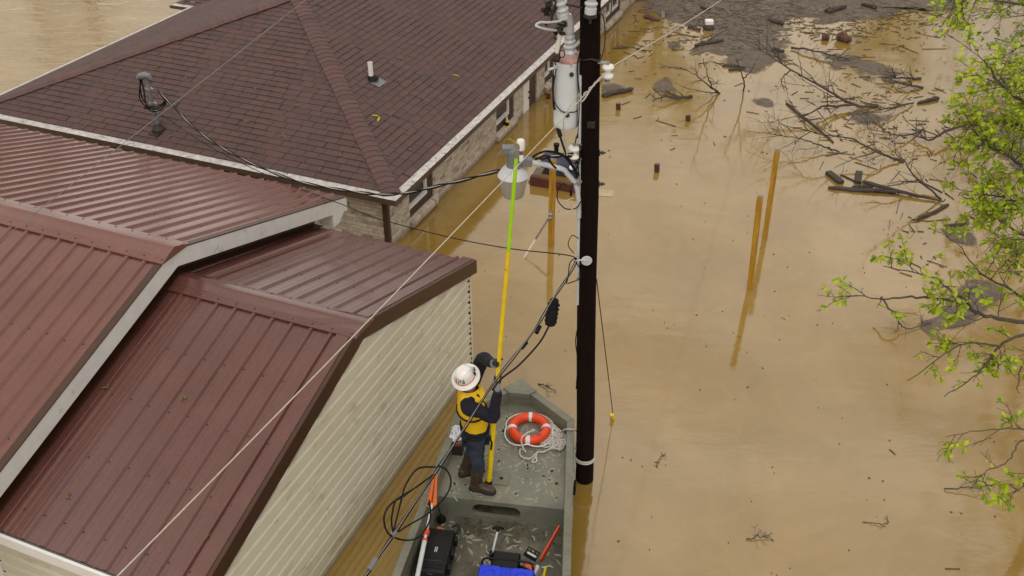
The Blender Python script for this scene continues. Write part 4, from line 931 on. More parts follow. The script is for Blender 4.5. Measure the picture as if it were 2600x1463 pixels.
mb = MB(); mb.prism([B(-.235, 1.825, ZG+.003), B(-.155, 1.745, ZG+.003), B(.125, 1.745, ZG+.003), B(.205, 1.825, ZG+.003), B(.0, 2.03, ZG+.003), B(-.045, 2.03, ZG+.003)], UP*.012)
mb.hexa([B(-.155, 1.735, ZG-.05), B(.125, 1.735, ZG-.05), B(.125, 1.747, ZG-.05), B(-.155, 1.747, ZG-.05), B(-.155, 1.735, ZG+.014), B(.125, 1.735, ZG+.014), B(.125, 1.747, ZG+.014), B(-.155, 1.747, ZG+.014)])
for i in range(8):
    x, y = rnd.uniform(-.12, .10), rnd.uniform(1.80, 1.95); a = rnd.uniform(0, 3); l = rnd.uniform(.03, .06); d = V((math.cos(a), math.sin(a))); q = V((-d.y, d.x))*.004
    mb.quad(*[B(x+u, y+v, ZG+.0165) for u, v in (tuple(-d*l-q), tuple(d*l-q), tuple(d*l+q), tuple(-d*l+q))], mi=1)
mb.build("bow_plate", ['boat', 'stroke'], BOAT)
def strokes(mb, poly_in, cnt, z, seed, mi=1):
    r = random.Random(seed)
    for _ in range(cnt):
        for _t in range(30):
            x, y = r.uniform(-.95, .95), r.uniform(poly_in[0], poly_in[1])
            if abs(x) < hw(y)-rg-.09-(max(0, y-1.25)*1.05): break
        else: continue
        a = r.uniform(0, math.pi*2); L = r.uniform(.05, .14); cv = r.uniform(-1.3, 1.3); wd = r.uniform(.008, .016); pts = []
        for i in range(7):
            s = i/6; an = a+cv*s; x += math.cos(an)*L/6; y += math.sin(an)*L/6; ww = wd*(1-abs(2*s-1)**2.2)+.0008
            pts.append((x, y, an, ww))
        vs = []
        for x, y, an, ww in pts:
            ok = abs(x) < hw(y)-rg-.03
            vs += [B(x-math.sin(an)*ww, y+math.cos(an)*ww, z), B(x+math.sin(an)*ww, y-math.cos(an)*ww, z)]
        mb.add(vs, [[2*i, 2*i+1, 2*i+3, 2*i+2] for i in range(6)], mi)
mb = MB(); di = lambda y: hw(y)-rg+.004
mb.prism([B(-di(0), 0, ZD-.02), B(di(0), 0, ZD-.02), B(di(1.3), 1.3, ZD-.02), B(.13, 1.76, ZD-.02), B(-.16, 1.76, ZD-.02), B(-di(1.3), 1.3, ZD-.02)], UP*.02)
strokes(mb, (.04, 1.6), 210, ZD+.0022, 5)
mb.build("foredeck", ['boat', 'stroke'], BOAT)
# front of the deck step with its oblong hand hole
mb = MB(); cx, hx, hz0, hz1 = -.045, .29, .155, .345; rr = (hz1-hz0)/2; hole = []
for i in range(13): a = math.pi/2+math.pi*i/12; hole.append((cx-hx+rr+rr*math.cos(a), (hz0+hz1)/2+rr*math.sin(a)))
for i in range(13): a = -math.pi/2+math.pi*i/12; hole.append((cx+hx-rr+rr*math.cos(a), (hz0+hz1)/2+rr*math.sin(a)))
k = len(hole); xr = di(0)
def proj_out(x, z):
    if x < cx-hx+rr*1.0: return (-xr, z) if hz0+.03 < z < hz1-.03 else (-xr, ZF if z < .25 else ZD-.001)
    if x > cx+hx-rr*1.0: return (xr, z) if hz0+.03 < z < hz1-.03 else (xr, ZF if z < .25 else ZD-.001)
    return (x, ZF if z < .25 else ZD-.001)
vs = [B(x, -.006, z) for x, z in hole]+[B(*((lambda q: (q[0], -.006, q[1]))(proj_out(x, z)))) for x, z in hole]+[B(x*.98+cx*.02, .05, z) for x, z in hole]
mb.add(vs, [[i, (i+1) % k, k+(i+1) % k, k+i] for i in range(k)]+[[i, 2*k+i, 2*k+(i+1) % k, (i+1) % k] for i in range(k)])
r = random.Random(3)
for _ in range(26):
    x, z = r.uniform(-.68, .68), r.uniform(.13, .36)
    if abs(x-cx) < hx+.05: continue
    a = r.uniform(1.0, 2.1); L = r.uniform(.02, .05); q = .004
    mb.quad(B(x, -.0085, z), B(x+q, -.0085, z), B(x+q+L*math.cos(a), -.0085, min(.39, z+L)), B(x+L*math.cos(a), -.0085, min(.39, z+L)), mi=1)
mb.build("deck_step", ['boat', 'stroke'], BOAT)
mb = MB(); mb.hexa([B(-.5, .05, .11), B(.45, .05, .11), B(.45, .5, .11), B(-.5, .5, .11), B(-.5, .05, .125), B(.45, .05, .125), B(.45, .5, .125), B(-.5, .5, .125)]); mb.build("hold_floor", 'boatfl', BOAT)
mb = MB(); mb.prism([B(-di(-3.55)*.99, -3.55, ZF-.03), B(di(-3.55)*.99, -3.55, ZF-.03), B(di(0)*.99, .0, ZF-.03), B(-di(0)*.99, .0, ZF-.03)], UP*.03)
strokes(mb, (-1.3, -.08), 120, ZF+.0022, 9)
r = random.Random(21)
for _ in range(95):
    x = r.uniform(-.72, .72); y = -.02-abs(r.gauss(0, .22)) if r.random() < .8 else r.uniform(-1.3, -.1); s = r.uniform(.004, .012)
    mb.box(B(x, y, ZF+.006), s*r.uniform(1, 3), s, .006, V((math.cos(r.random()*3), math.sin(r.random()*3), 0)), V((-.6, .8, 0)), mi=2)
mb.build("floor", ['boatfl', 'stroke', 'mud'], BOAT)
mb = MB()
for s in (-1, 1):
    mb.hexa([B(s*(di(-3.5)-.015), -3.5, .16), B(s*(di(-3.5)), -3.5, .16), B(s*di(-.02), -.02, .16), B(s*(di(-.02)-.015), -.02, .16), B(s*(di(-3.5)-.015), -3.5, .20), B(s*(di(-3.5)), -3.5, .20), B(s*di(-.02), -.02, .20), B(s*(di(-.02)-.015), -.02, .20)])
mb.build("side_stringer", 'boat', BOAT)
mb = MB(); pc = at(1273, 1216, ZD+.004); mb.box(pc+UP*.003, .185, .20, .010, BX, BY, UP)
mb.build("hatch_plate", 'boat', BOAT, bev=.004)
mb = MB(); mb.lathe(pc+UP*.008, [(.022, 0), (.022, .004), (.012, .005)], UP, 14); mb.build("plate_bolt", 'hole', BOAT)
mb = MB(); mb.lathe(at(1413, 1228, ZD), [(.022, 0), (.020, .006), (.008, .008)], UP, 14); mb.build("deck_bolt", 'dkmetal', BOAT)
mb = MB(); mb.lathe(B(-.69, -.10, ZF), [(.055, 0), (.05, .05), (.02, .09), (.006, .11)], UP, 12); mb.tube(catmull([B(-.69, -.10, ZF+.1), B(-.71, -.10, .28), B(-.735, -.08, .36)]), .006, 5); mb.build("drain_bulb", 'black', BOAT, smooth=True)
mb = MB(); mb.box(B(hw(.35)+.012, .35, .42), .03, .10, .16, BX, BY, UP); mb.build("mooring_cleat", 'black', BOAT, bev=.006)

# life ring on the deck
LC = at(1344, 1088, ZD+.06)
LR = thing("life_ring", LC, "orange life ring with white bands and white grab line lying on the boat deck", "life ring")
T = 44; Rm, rt = .218, .062
def torus(R_, r_, z_, a0=0, a1=2*math.pi, n=T, rs=1.0):
    m = MB(); pts = [LC + V((R_*math.cos(a0+(a1-a0)*i/n), R_*math.sin(a0+(a1-a0)*i/n), z_)) for i in range(n if a1-a0 > 6.2 else n+1)]
    return m.tube(pts, r_, 16, closed=a1-a0 > 6.2)
torus(Rm, rt, 0).build("ring", 'orange', LR, smooth=True)
for a in (1.48, -.02, 3.2, 4.62):
    torus(Rm, rt+.003, 0, a-.11, a+.11, 5).build("band", 'tape', LR, smooth=True)
mb = MB(); gl = []
for i in range(49):
    a = 1.48+i*2*math.pi/48; k = (a-1.48) % (math.pi/2); s = math.sin(k*2); gl.append(LC+V(((Rm+rt+.012+.045*s)*math.cos(a), (Rm+rt+.012+.045*s)*math.sin(a), .0-.03*s)))
mb.tube(gl[:-1], .0085, 7, closed=True); mb.build("grab_line", 'wporc', LR, smooth=True)
mb = MB()
for i in range(3):
    a = 5.25+.0*i; 
    for j in range(5):
        aa = a+j*.055-.1; p = LC+V(((Rm+.012*(i-1))*math.cos(aa), (Rm+.012*(i-1))*math.sin(aa), rt*.99)); d = V((-math.sin(aa), math.cos(aa), 0))
        mb.box(p, .009, .005, .002, d, V((math.cos(aa), math.sin(aa), 0)), UP)
mb.build("printed_marks", 'ink', LR)

# rope: pile on deck, one strand over the ring, and the mooring turn around the pole
r = random.Random(11); rp_ = []
cen = at(1410, 1103, ZD)
rp_ += [LC+V((.03, -.10, .075)), LC+V((.06, -.13, .085)), LC+V((-.02, -.17, .085)), LC+V((-.10, -.26, .075)), LC+V((-.09, -.33, .0)), at(1335, 1148, ZD+.02)]
for p in ((1322, 1140), (1322, 1158), (1345, 1165), (1364, 1150), (1358, 1163), (1350, 1172), (1362, 1172), (1362, 1150), (1380, 1148), (1398, 1140), (1420, 1136)): rp_.append(at(*p, ZD+.016))
for i in range(58):
    f = i/57; a0 = r.uniform(0, 6.28); L = r.uniform(.08, .22); wd = r.uniform(.04, .08); c = cen+V((r.uniform(-.13, .10), r.uniform(-.22, .20), 0)); di_ = V((math.cos(a0), math.sin(a0)*1.0, 0)) if r.random() < .4 else V((r.uniform(-.3, .3), 1, 0)).normalized()
    sd_ = V((-di_.y, di_.x, 0))
    for q in range(5):
        t = q/5*2*math.pi; p = c+di_*L*.6*math.cos(t)+sd_*wd*math.sin(t); p.z = ZD+.014+.05*f*r.uniform(.2, 1)
        lx = (p-BO).dot(BX); ly = (p-BO).dot(BY); mxx = hw(ly)-rg-.03-max(0, ly-1.22)*1.05
        if lx > mxx: p -= BX*(lx-mxx)
        rp_.append(p)
rp_ += [at(1425, 1098, ZD+.05), at(1432, 1092, .55), at(1440, 1090, ZG+.016), at(1453, 1091, ZG+.016)]
rl = B(hw(1.2)+.012, 1.20, .55)
cz = .36; pc_ = pole(cz)
rp_ += [rl, rl+V((.01, -.06, -.12)), pc_+V((-.15, -.02, .10))]
mb = MB(); mb.tube(catmull(rp_, 6), .0115, 7)
RP = mb.build("mooring_rope", 'rope', smooth=True, loc=cen); tag(RP, "grey white rope heaped on the deck and tied around the pole", "rope")
mb = MB()
for dz in (0, .028): mb.tube([pole(cz+dz)+V((.122*math.cos(a), .122*math.sin(a), -.02*math.cos(a-3.1)*0-.01*math.sin(a))) for a in [i*2*math.pi/30 for i in range(30)]], .0115, 7, closed=True)
mb.tube(catmull([pole(cz)+V((-.12, -.04, .02)), pole(cz)+V((-.16, -.06, .07)), pole(cz)+V((-.15, -.05, .12)), pole(cz)+V((-.13, -.05, .04)), pole(cz)+V((-.17, -.07, -.10)), pole(cz)+V((-.14, -.08, -.17)), pole(cz)+V((-.12, -.08, -.08)), pole(cz)+V((-.13, -.05, .03))]), .0115, 7)
adopt(mb.build("pole_hitch", 'rope', smooth=True), RP)

# hot stick
HB = at(1240, 1232, ZD); HT = far(1312, 395, 8.8); HD = (HT-HB)
HS = thing("telescoping_pole", HB, "tall yellow telescoping lineman pole with lime green upper section", "pole")
def hp(f): return HB+HD*f
fz = lambda z: (z-ZD)/HD.z
mb = MB(); mb.tube([hp(.012), hp(.05), hp(fz(1.8)), hp(fz(1.85)), hp(fz(3.83))], [.034, .034, .027, .024, .020], 14); mb.build("lower_section", 'yellow', HS, smooth=True)
mb = MB(); mb.tube([hp(0), hp(.002), hp(.018), hp(.02)], [.036, .041, .041, .036], 14); mb.build("foot_cap", 'black', HS, smooth=True)
mb = MB(); mb.tube([hp(fz(3.82)), hp(1)], [.0185, .0185], 14); mb.build("upper_section", 'lime', HS, smooth=True)
mb = MB(); q = hp(fz(3.62)); mb.lathe(q+V((-.012, -.021, 0)), [(.009, 0), (.009, .004)], V((-.3, -1, 0)), 8); mb.build("lock_button", 'orange2', HS)
mb = MB(); u = HD.normalized(); mb.tube([HT-u*.02, HT+u*.06], .022, 10); mb.box(HT+u*.07+V((-.02, 0, .01)), .05, .03, .06); mb.tube([HT+u*.08+V((-.03, 0, 0)), HT+u*.12+V((-.03, 0, 0))], .014, 8)
mb.build("head_fitting", 'steel', HS)
mb = MB(); mb.tube(catmull([HT+u*.07+V((.015, 0, 0)), HT+u*.11+V((.005, 0, 0)), HT+u*.135+V((-.03, 0, .0)), HT+u*.175+V((-.075, -.01, 0))]), .0085, 7); mb.build("hook", 'brass', HS, smooth=True)

# cloth and leather pouch in the corner of the deck
cc = at(1158, 1103, .565)
mb = MB(); n = 16; vs = []
for i in range(n+1):
    for j in range(n+1):
        x, y = i/n-.5, j/n-.5; h = .03+.075*abs(noise.noise(V((x*5, y*5, 2))))+.03*noise.noise(V((x*13, y*13, 5))); e = min(1, 6*(.5-max(abs(x), abs(y))))
        vs.append(cc+BX*(x*.17*(1+.25*noise.noise(V((y*4, 1, x)))))+BY*(y*.30*(1+.2*noise.noise(V((x*4, 7, y))))) + UP*(.004+h*e))
mb.add(vs, [[i*(n+1)+j, (i+1)*(n+1)+j, (i+1)*(n+1)+j+1, i*(n+1)+j+1] for i in range(n) for j in range(n)])
tag(mb.build("cloth", 'cloth', smooth=True, loc=cc), "crumpled white cloth lying on the deck behind the worker", "cloth")
mb = MB(); lc_ = at(1174, 1126, .585)
mb.hexa([lc_+V((-.11, -.05, -.025)), lc_+V((.09, -.01, -.025)), lc_+V((.08, .06, -.025)), lc_+V((-.10, .02, -.025)), lc_+V((-.10, -.045, .02)), lc_+V((.09, -.005, .035)), lc_+V((.085, .05, .04)), lc_+V((-.09, .02, .022))])
LP = mb.build("leather_pouch", 'leather', bev=.012, loc=lc_); tag(LP, "small brown leather pouch beside the white cloth", "pouch")
mb = MB(); mb.lathe(lc_+V((.0, -.015, .028)), [(.012, 0), (.012, .006), (.004, .008)], V((0, -.3, 1)), 10); adopt(mb.build("snap", 'brass'), LP)
tr = at(1160, 1108, .555)
mb = MB(); mb.box(tr-UP*.078, .20, .36, .145, BX, BY, UP); mb.box(tr-UP*.004+BX*(-.097), .012, .37, .026, BX, BY, UP); mb.box(tr-UP*.004+BY*.182, .20, .012, .026, BX, BY, UP)
tag(mb.build("tray", 'dkmetal', bev=.004, loc=tr-UP*.15), "dark metal tray box under the white cloth by the left rail", "tray")

# orange lopper head and long silver pruning pole along the left rail
q0 = at(1106, 1203, .74); q1 = at(1096, 1285, .68); q2 = at(1060, 1463, .60); qd = (q2-q1).normalized()
PR = thing("pruning_pole", q1, "long silver pruning pole with bright orange head leaning in the boat", "pruner")
mb = MB(); s_ = V((1, .1, 0)); 
for s in (-1, 1):
    mb.hexa([q0+s_*(s*.012-.008)-UP*.02, q0+s_*(s*.012+.008)-UP*.02, q1+s_*(s*.034+.026)-UP*.02, q1+s_*(s*.034-.026)-UP*.02, q0+s_*(s*.012-.008)+UP*.02, q0+s_*(s*.012+.008)+UP*.02, q1+s_*(s*.034+.026)+UP*.02, q1+s_*(s*.034-.026)+UP*.02])
mb.build("orange_head", 'orange2', PR, bev=.01)
mb = MB(); mb.lathe(q1+UP*.02+V((-.03, .01, 0)), [(.02, 0), (.02, .01), (.008, .014)], UP, 10); mb.tube([q1+V((.06, .0, .0)), q1+V((.075, .06, .01))], .014, 8); mb.build("pivot", 'dkmetal', PR)
mb = MB(); mb.tube([q1-qd*.03, q1.lerp(q2, .5)], .017, 10); mb.tube([q1.lerp(q2, .5), q2+qd*1.2], .026, 12); mb.build("shaft", 'lgrey', PR, smooth=True)
mb = MB(); c = q1.lerp(q2, .40); mb.tube([c-qd*.03, c+qd*.03], .036, 12); mb.build("orange_collar", 'redorg', PR, smooth=True)
mb = MB(); c = q1.lerp(q2, .51); mb.tube([c-qd*.012, c+qd*.012], .031, 12); mb.build("orange_collar", 'redorg', PR, smooth=True)

# black hard case
cs = lambda x, y, z: B(-.585+x, -.80+y, z)
CS = thing("hard_case", cs(0, 0, .1), "large black plastic equipment case standing in the boat behind the step", "case")
mb = MB(); mb.hexa([cs(-.165, -.33, ZF), cs(.15, -.33, ZF), cs(.15, .27, ZF), cs(-.165, .27, ZF), cs(-.18, -.36, .36), cs(.165, -.36, .36), cs(.165, .29, .36), cs(-.18, .29, .36)]); mb.build("case_body", 'case', CS, bev=.02)
mb = MB(); mb.hexa([cs(-.185, -.365, .365), cs(.17, -.365, .365), cs(.17, .295, .365), cs(-.185, .295, .365), cs(-.165, -.33, .45), cs(.15, -.33, .45), cs(.15, .27, .45), cs(-.165, .27, .45)]); mb.build("lid", 'case', CS, bev=.018)
mb = MB(); mb.hexa([cs(-.11, -.20, .45), cs(.11, -.20, .45), cs(.11, .15, .45), cs(-.11, .15, .45), cs(-.10, -.19, .458), cs(.10, -.19, .458), cs(.10, .14, .458), cs(-.10, .14, .458)])
for y in (.20, .23, -.24, -.28): mb.hexa([cs(-.13, y-.008, .449), cs(.12, y-.008, .449), cs(.12, y+.008, .449), cs(-.13, y+.008, .449), cs(-.13, y-.006, .457), cs(.12, y-.006, .457), cs(.12, y+.006, .457), cs(-.13, y+.006, .457)])
mb.build("lid_panel", 'case', CS, bev=.003)
for y in (.18, -.02, -.22):
    mb = MB(); mb.box(cs(.18, y, .37), .035, .07, .10, BX, BY); mb.build("latch", 'case', CS, bev=.008)
mb = MB(); mb.tube(catmull([cs(.165, .25, .40), cs(.19, .33, .42), cs(.16, .36, .44), cs(.10, .33, .42)]), .012, 7); mb.build("carry_handle", 'case', CS, smooth=True)
mb = MB()
for x in (-.007, .012): mb.box(cs(x, -.04, .4595), .007, .07, .002, BX, BY)
mb.build("white_mark", 'wporc', CS)
mb = MB(); mb.box(cs(.0, -.34, .4), .06, .01, .03, BX, BY); mb.build("white_mark", 'wporc', CS)
mb = MB(); mb.lathe(cs(-.05, .335, .33), [(.03, 0), (.03, .04), (.01, .05)], UP, 12); o = mb.build("orange_cap", 'orange2', CS, smooth=True)

# blue cooler, black box behind it, chainsaw, hammer, pump handle
cl = lambda x, y, z: B(.235+x*1.1, -1.21+y, z)
CO_ = thing("cooler", cl(0, 0, ZF), "blue plastic cooler with two round cup wells in its lid", "cooler")
mb = MB(); mb.hexa([cl(-.25, -.20, ZF), cl(.25, -.20, ZF), cl(.25, .18, ZF), cl(-.25, .18, ZF), cl(-.27, -.22, .46), cl(.27, -.22, .46), cl(.27, .2, .46), cl(-.27, .2, .46)]); mb.build("body", 'blue', CO_, bev=.02)
def lid_with_wells():
    m = MB(); z0, z1 = .465, .52; n = 24; rw = .058; cs_ = (-.16, .15); yc = .085
    m.hexa([cl(-.275, -.225, z0), cl(.275, -.225, z0), cl(.275, .205, z0), cl(-.275, .205, z0), cl(-.26, -.21, z1-.012), cl(.26, -.21, z1-.012), cl(.26, .19, z1-.012), cl(-.26, .19, z1-.012)])
    for (xa, xb, cxx) in ((-.26, -.055, -.16), (.05, .26, .15)):
        sq = []; hole_ = []; bot = []
        for i in range(n):
            a = 2*math.pi*(i+.5)/n; dx, dy = math.cos(a), math.sin(a)
            hole_.append(cl(cxx+rw*dx, yc+rw*dy, z1)); bot.append(cl(cxx+rw*.85*dx, yc+rw*.85*dy, z1-.03))
            tx = ((xb-cxx) if dx > 0 else (cxx-xa))/max(abs(dx), 1e-6); ty = ((.19-yc) if dy > 0 else (yc+.21))/max(abs(dy), 1e-6); t = min(tx, ty)
            sq.append(cl(cxx+dx*t, yc+dy*t, z1))
        low = [p-UP*.014 for p in sq]
        m.add(hole_+sq+bot+low, [[i, n+i, n+(i+1) % n, (i+1) % n] for i in range(n)]+[[i, (i+1) % n, 2*n+(i+1) % n, 2*n+i] for i in range(n)]+[list(range(2*n, 3*n))]+[[n+i, 3*n+i, 3*n+(i+1) % n, n+(i+1) % n] for i in range(n)])
    for x in (-.025, .02): m.hexa([cl(x-.015, -.21, z1-.013), cl(x+.015, -.21, z1-.013), cl(x+.015, .19, z1-.013), cl(x-.015, .19, z1-.013), cl(x-.012, -.205, z1-.002), cl(x+.012, -.205, z1-.002), cl(x+.012, .185, z1-.002), cl(x-.012, .185, z1-.002)])
    return m
lid_with_wells().build("lid", 'blue', CO_, bev=.005)
mb = MB(); mb.tube(catmull([cl(-.25, .16, .44), cl(-.25, .22, .52), cl(-.21, .25, .55), cl(0, .26, .555), cl(.21, .25, .55), cl(.25, .22, .52), cl(.25, .16, .44)]), .013, 8); mb.build("handle", 'black', CO_, smooth=True)
kb = lambda x, y, z: B(.19+x, -.83+y, z)
BB = thing("tool_box", kb(0, 0, ZF), "small black box standing behind the blue cooler", "box")
mb = MB(); mb.hexa([kb(-.15, -.12, ZF), kb(.15, -.12, ZF), kb(.15, .10, ZF), kb(-.15, .10, ZF), kb(-.155, -.13, .38), kb(.155, -.13, .38), kb(.155, .11, .38), kb(-.155, .11, .38)]); mb.build("box_body", 'case', BB, bev=.015)
mb = MB(); mb.hexa([kb(-.16, -.135, .383), kb(.16, -.135, .383), kb(.16, .115, .383), kb(-.16, .115, .383), kb(-.14, -.115, .43), kb(.14, -.115, .43), kb(.14, .095, .43), kb(-.14, .095, .43)]); mb.build("box_lid", 'case', BB, bev=.012)
mb = MB(); mb.box(kb(-.17, .04, .40), .03, .07, .10, BX, BY); mb.build("latch", 'case', BB, bev=.006)
CW = thing("chainsaw", B(.60, -.95, .2), "orange chainsaw with its long guide bar in an orange red scabbard", "chainsaw")
s0, s1 = at(1372, 1425, .30), at(1421, 1336, .46)
dd = (s1-s0).normalized(); sdv = UP.cross(dd).normalized(); uu = dd.cross(sdv)
mb = MB(); mb.hexa([s0-sdv*.012-uu*.045, s0+sdv*.012-uu*.045, s1+sdv*.010-uu*.03, s1-sdv*.010-uu*.03, s0-sdv*.012+uu*.045, s0+sdv*.012+uu*.045, s1+sdv*.010+uu*.03, s1-sdv*.010+uu*.03]); mb.build("bar_scabbard", 'redorg', CW, bev=.006)
mc = s0-dd*.17+V((-.06, .02, -.02))
mb = MB(); mb.box(mc, .13, .22, .17, sdv, dd, uu); mb.build("motor_housing", 'orange2', CW, bev=.03)
mb = MB(); mb.box(mc+V((.08, .0, -.01)), .05, .20, .14, sdv, dd, uu); mb.build("clutch_cover", 'lgrey', CW, bev=.015)
mb = MB(); mb.tube(catmull([mc+sdv*.08-uu*.05, mc+sdv*.09+uu*.12, mc+sdv*.02+uu*.17, mc-sdv*.08+uu*.15, mc-sdv*.10-uu*.02]), .015, 8); mb.tube(catmull([mc-dd*.08+uu*.06, mc-dd*.20+uu*.05, mc-dd*.28-uu*.0, mc-dd*.20-uu*.07]), .016, 8); mb.build("handle_bar", 'black', CW, smooth=True)
gd = at(1350, 1408, .42); gx = V((.86, -.30, -.38)).normalized(); gy = V((.25, .5, .9)).normalized(); gy = (gy-gx*gy.dot(gx)).normalized(); gz = gx.cross(gy)
mb = MB()
for a, b_, c, e in ((-.075, .075, .052, .062), (-.075, .075, .018, .028), (-.075, .075, -.055, -.015), (-.075, -.064, -.055, .062), (.064, .075, -.055, .062), (-.03, -.02, .02, .06), (.02, .03, .02, .06)):
    mb.hexa([gd+gx*a+gy*c-gz*.006, gd+gx*b_+gy*c-gz*.006, gd+gx*b_+gy*e-gz*.006, gd+gx*a+gy*e-gz*.006, gd+gx*a+gy*c+gz*.006, gd+gx*b_+gy*c+gz*.006, gd+gx*b_+gy*e+gz*.006, gd+gx*a+gy*e+gz*.006])
mb.build("hand_guard", 'black', CW)
mb = MB(); mb.box(gd+gy*-.002-gz*.0, .10, .022, .008, gx, gy, gz); mb.build("guard_plate", 'pale', CW)
h0, h1 = at(1385, 1440, .20), at(1378, 1478, .16)
HM = thing("hammer", h0, "steel claw hammer with yellow handle at the right of the cooler", "hammer")
mb = MB(); mb.tube([h0, h1+(h1-h0)*2], .016, 8); mb.build("handle", 'yellow', HM, smooth=True)
hx_ = V((.95, .15, .05)); mb = MB(); mb.tube([h0-hx_*.045, h0+hx_*.02], [.017, .015], 10); mb.tube(catmull([h0, h0+hx_*.05+UP*.005, h0+hx_*.09-V((0, .03, 0))]), .011, 8); mb.build("head", 'steel', HM, smooth=True)
k0, k1 = at(1265, 1342, .50), at(1248, 1412, .28)
PU = thing("bilge_pump", k1, "slim grey pump rod with black T grip standing by the black box", "pump")
mb = MB(); mb.tube([k0, k1+(k1-k0)*.3], .0135, 10); mb.build("rod", 'lgrey', PU, smooth=True)
mb = MB(); mb.tube(catmull([k0+V((-.055, 0, -.008)), k0+V((-.04, 0, .01)), k0+V((0, 0, .014)), k0+V((.04, 0, .01)), k0+V((.055, 0, -.008))]), .016, 8); mb.tube([k0+(k1-k0)*.12, k0], [.016, .02], 8); mb.build("grip", 'black', PU, smooth=True)

# ------------------------------------------------------------------ the worker
def skin(name, pts, edges, mat, parent=None, sub=2, root=0, loc=None):
    me = bpy.data.meshes.new(name); o_ = V(loc) if loc is not None else V((0, 0, 0))
    me.from_pydata([tuple(V(p[:3])-o_) for p in pts], edges, []); me.materials.append(M[mat])
    ob = bpy.data.objects.new(name, me); COL.objects.link(ob); ob.location = o_
    md = ob.modifiers.new("skin", 'SKIN'); md.use_smooth_shade = True
    sv = me.skin_vertices[0].data if me.skin_vertices else None
    if sv is None:
        bm = bmesh.new(); bm.from_mesh(me); bm.verts.layers.skin.verify(); bm.to_mesh(me); bm.free(); sv = me.skin_vertices[0].data
    for i, p in enumerate(pts):
        rr_ = p[3]; sv[i].radius = rr_ if isinstance(rr_, tuple) else (rr_, rr_); sv[i].use_root = (i == root)
    s2 = ob.modifiers.new("sub", 'SUBSURF'); s2.levels = sub; s2.render_levels = sub
    if parent is not None: adopt(ob, parent)
    return ob
def chain(n, start=0): return [(i, i+1) for i in range(start, start+n-1)]
def loft(name, rings, mat, parent, n=28, cap=True, sub=0, wr=0.0, dens=3):
    # rings: (centre, half-width vector, half-depth vector, squareness)
    mb = MB(); vs = []
    for ri, (c, a, b_, e) in enumerate(rings):
        for k in range(n):
            t = 2*math.pi*k/n; ct, st = math.cos(t), math.sin(t)
            f = lambda q: math.copysign(abs(q)**e, q)
            p = V(c)+V(a)*f(ct)+V(b_)*f(st)
            if wr: p += (V(a)*ct+V(b_)*st).normalized()*wr*noise.noise(p*11)
            vs.append(p)
    m = len(rings); fs = [[i*n+k, i*n+(k+1) % n, (i+1)*n+(k+1) % n, (i+1)*n+k] for i in range(m-1) for k in range(n)]
    if cap: fs += [list(range(n))[::-1], list(range((m-1)*n, m*n))]
    mb.add(vs, fs); return mb.build(name, mat, parent, smooth=True, sub=sub)

hipc = V((-.425, 8.34, 1.26)); chest = V((-.455, 8.335, 1.63)); neckp = V((-.475, 8.345, 1.85)); headc = V((-.475, 8.375, 1.985))
rS, rE, rW, rH = V((-.475, 8.14, 1.755)), V((-.205, 8.045, 1.70)), V((-.160, 8.10, 2.00)), hp(fz(2.12))
lS, lE, lW, lH = V((-.45, 8.52, 1.79)), V((-.330, 8.56, 2.11)), V((-.195, 8.26, 2.27)), hp(fz(2.36))
rHip, rK, rA, rT = V((-.415, 8.25, 1.20)), V((-.395, 8.205, .84)), V((-.425, 8.225, .47)), V((-.20, 8.16, .45))
lHip, lK, lA, lT = V((-.43, 8.43, 1.20)), V((-.465, 8.445, .84)), V((-.565, 8.475, .47)), V((-.33, 8.54, .45))
pts = [(*hipc, .12), (*((hipc+chest)/2), .12), (*chest, .14), (*(neckp-UP*.03), .06), (*(headc-UP*.05), .075), (*(headc+UP*.05), .085),
       (*rS, .06), (*rE, .045), (*rW, .03), (*lS, .06), (*lE, .045), (*lW, .03),
       (*rHip, .085), (*rK, .058), (*rA, .042), (*lHip, .085), (*lK, .058), (*lA, .042), (*((rA+rT)/2+V((0, 0, -.02))), .035), (*((lA+lT)/2+V((0, 0, -.02))), .035)]
edges = [(0, 1), (1, 2), (2, 3), (3, 4), (4, 5), (2, 6), (6, 7), (7, 8), (2, 9), (9, 10), (10, 11), (0, 12), (12, 13), (13, 14), (0, 15), (15, 16), (16, 17), (14, 18), (17, 19)]
P = skin("person", pts, edges, 'skin', sub=2, loc=V((-.42, 8.33, ZD)))
tag(P, "person in white hard hat, yellow vest and brown boots holding the tall yellow pole", "person")
face = V((.62, .70, .35)).normalized(); hax = V((-.22, -.42, .88)).normalized()
# face, ears, hair
fr_ = face; rt_ = fr_.cross(hax).normalized()
mb = MB(); hc = headc
mb.lathe(hc+fr_*.095-hax*.015, [(.012, 0), (.014, .01), (.006, .03)], fr_, 8); mb.build("nose", 'skin', P, smooth=True)
for s in (-1, 1):
    mb = MB(); mb.lathe(hc+fr_*.082+rt_*s*.034+hax*.012, [(.013, 0), (.011, .006), (.0, .009)], fr_, 10); mb.build("eye", 'wporc', P, smooth=True)
    mb = MB(); mb.lathe(hc+rt_*s*.082-hax*.01, [(.026, -.004), (.030, .006), (.018, .016)], rt_*s, 12); mb.build("ear", 'skin', P, smooth=True)
mb = MB(); mb.box(hc+fr_*.088-hax*.055, .05, .008, .012, rt_, fr_, hax); mb.build("mouth", 'redband', P, bev=.003)
mb = MB(); mb.lathe(hc-hax*.06, [(.05, 0), (.084, .02), (.096, .06), (.10, .10), (.085, .15), (.03, .18)], hax, 20); hr = mb.build("hair", 'hair', P, smooth=True)
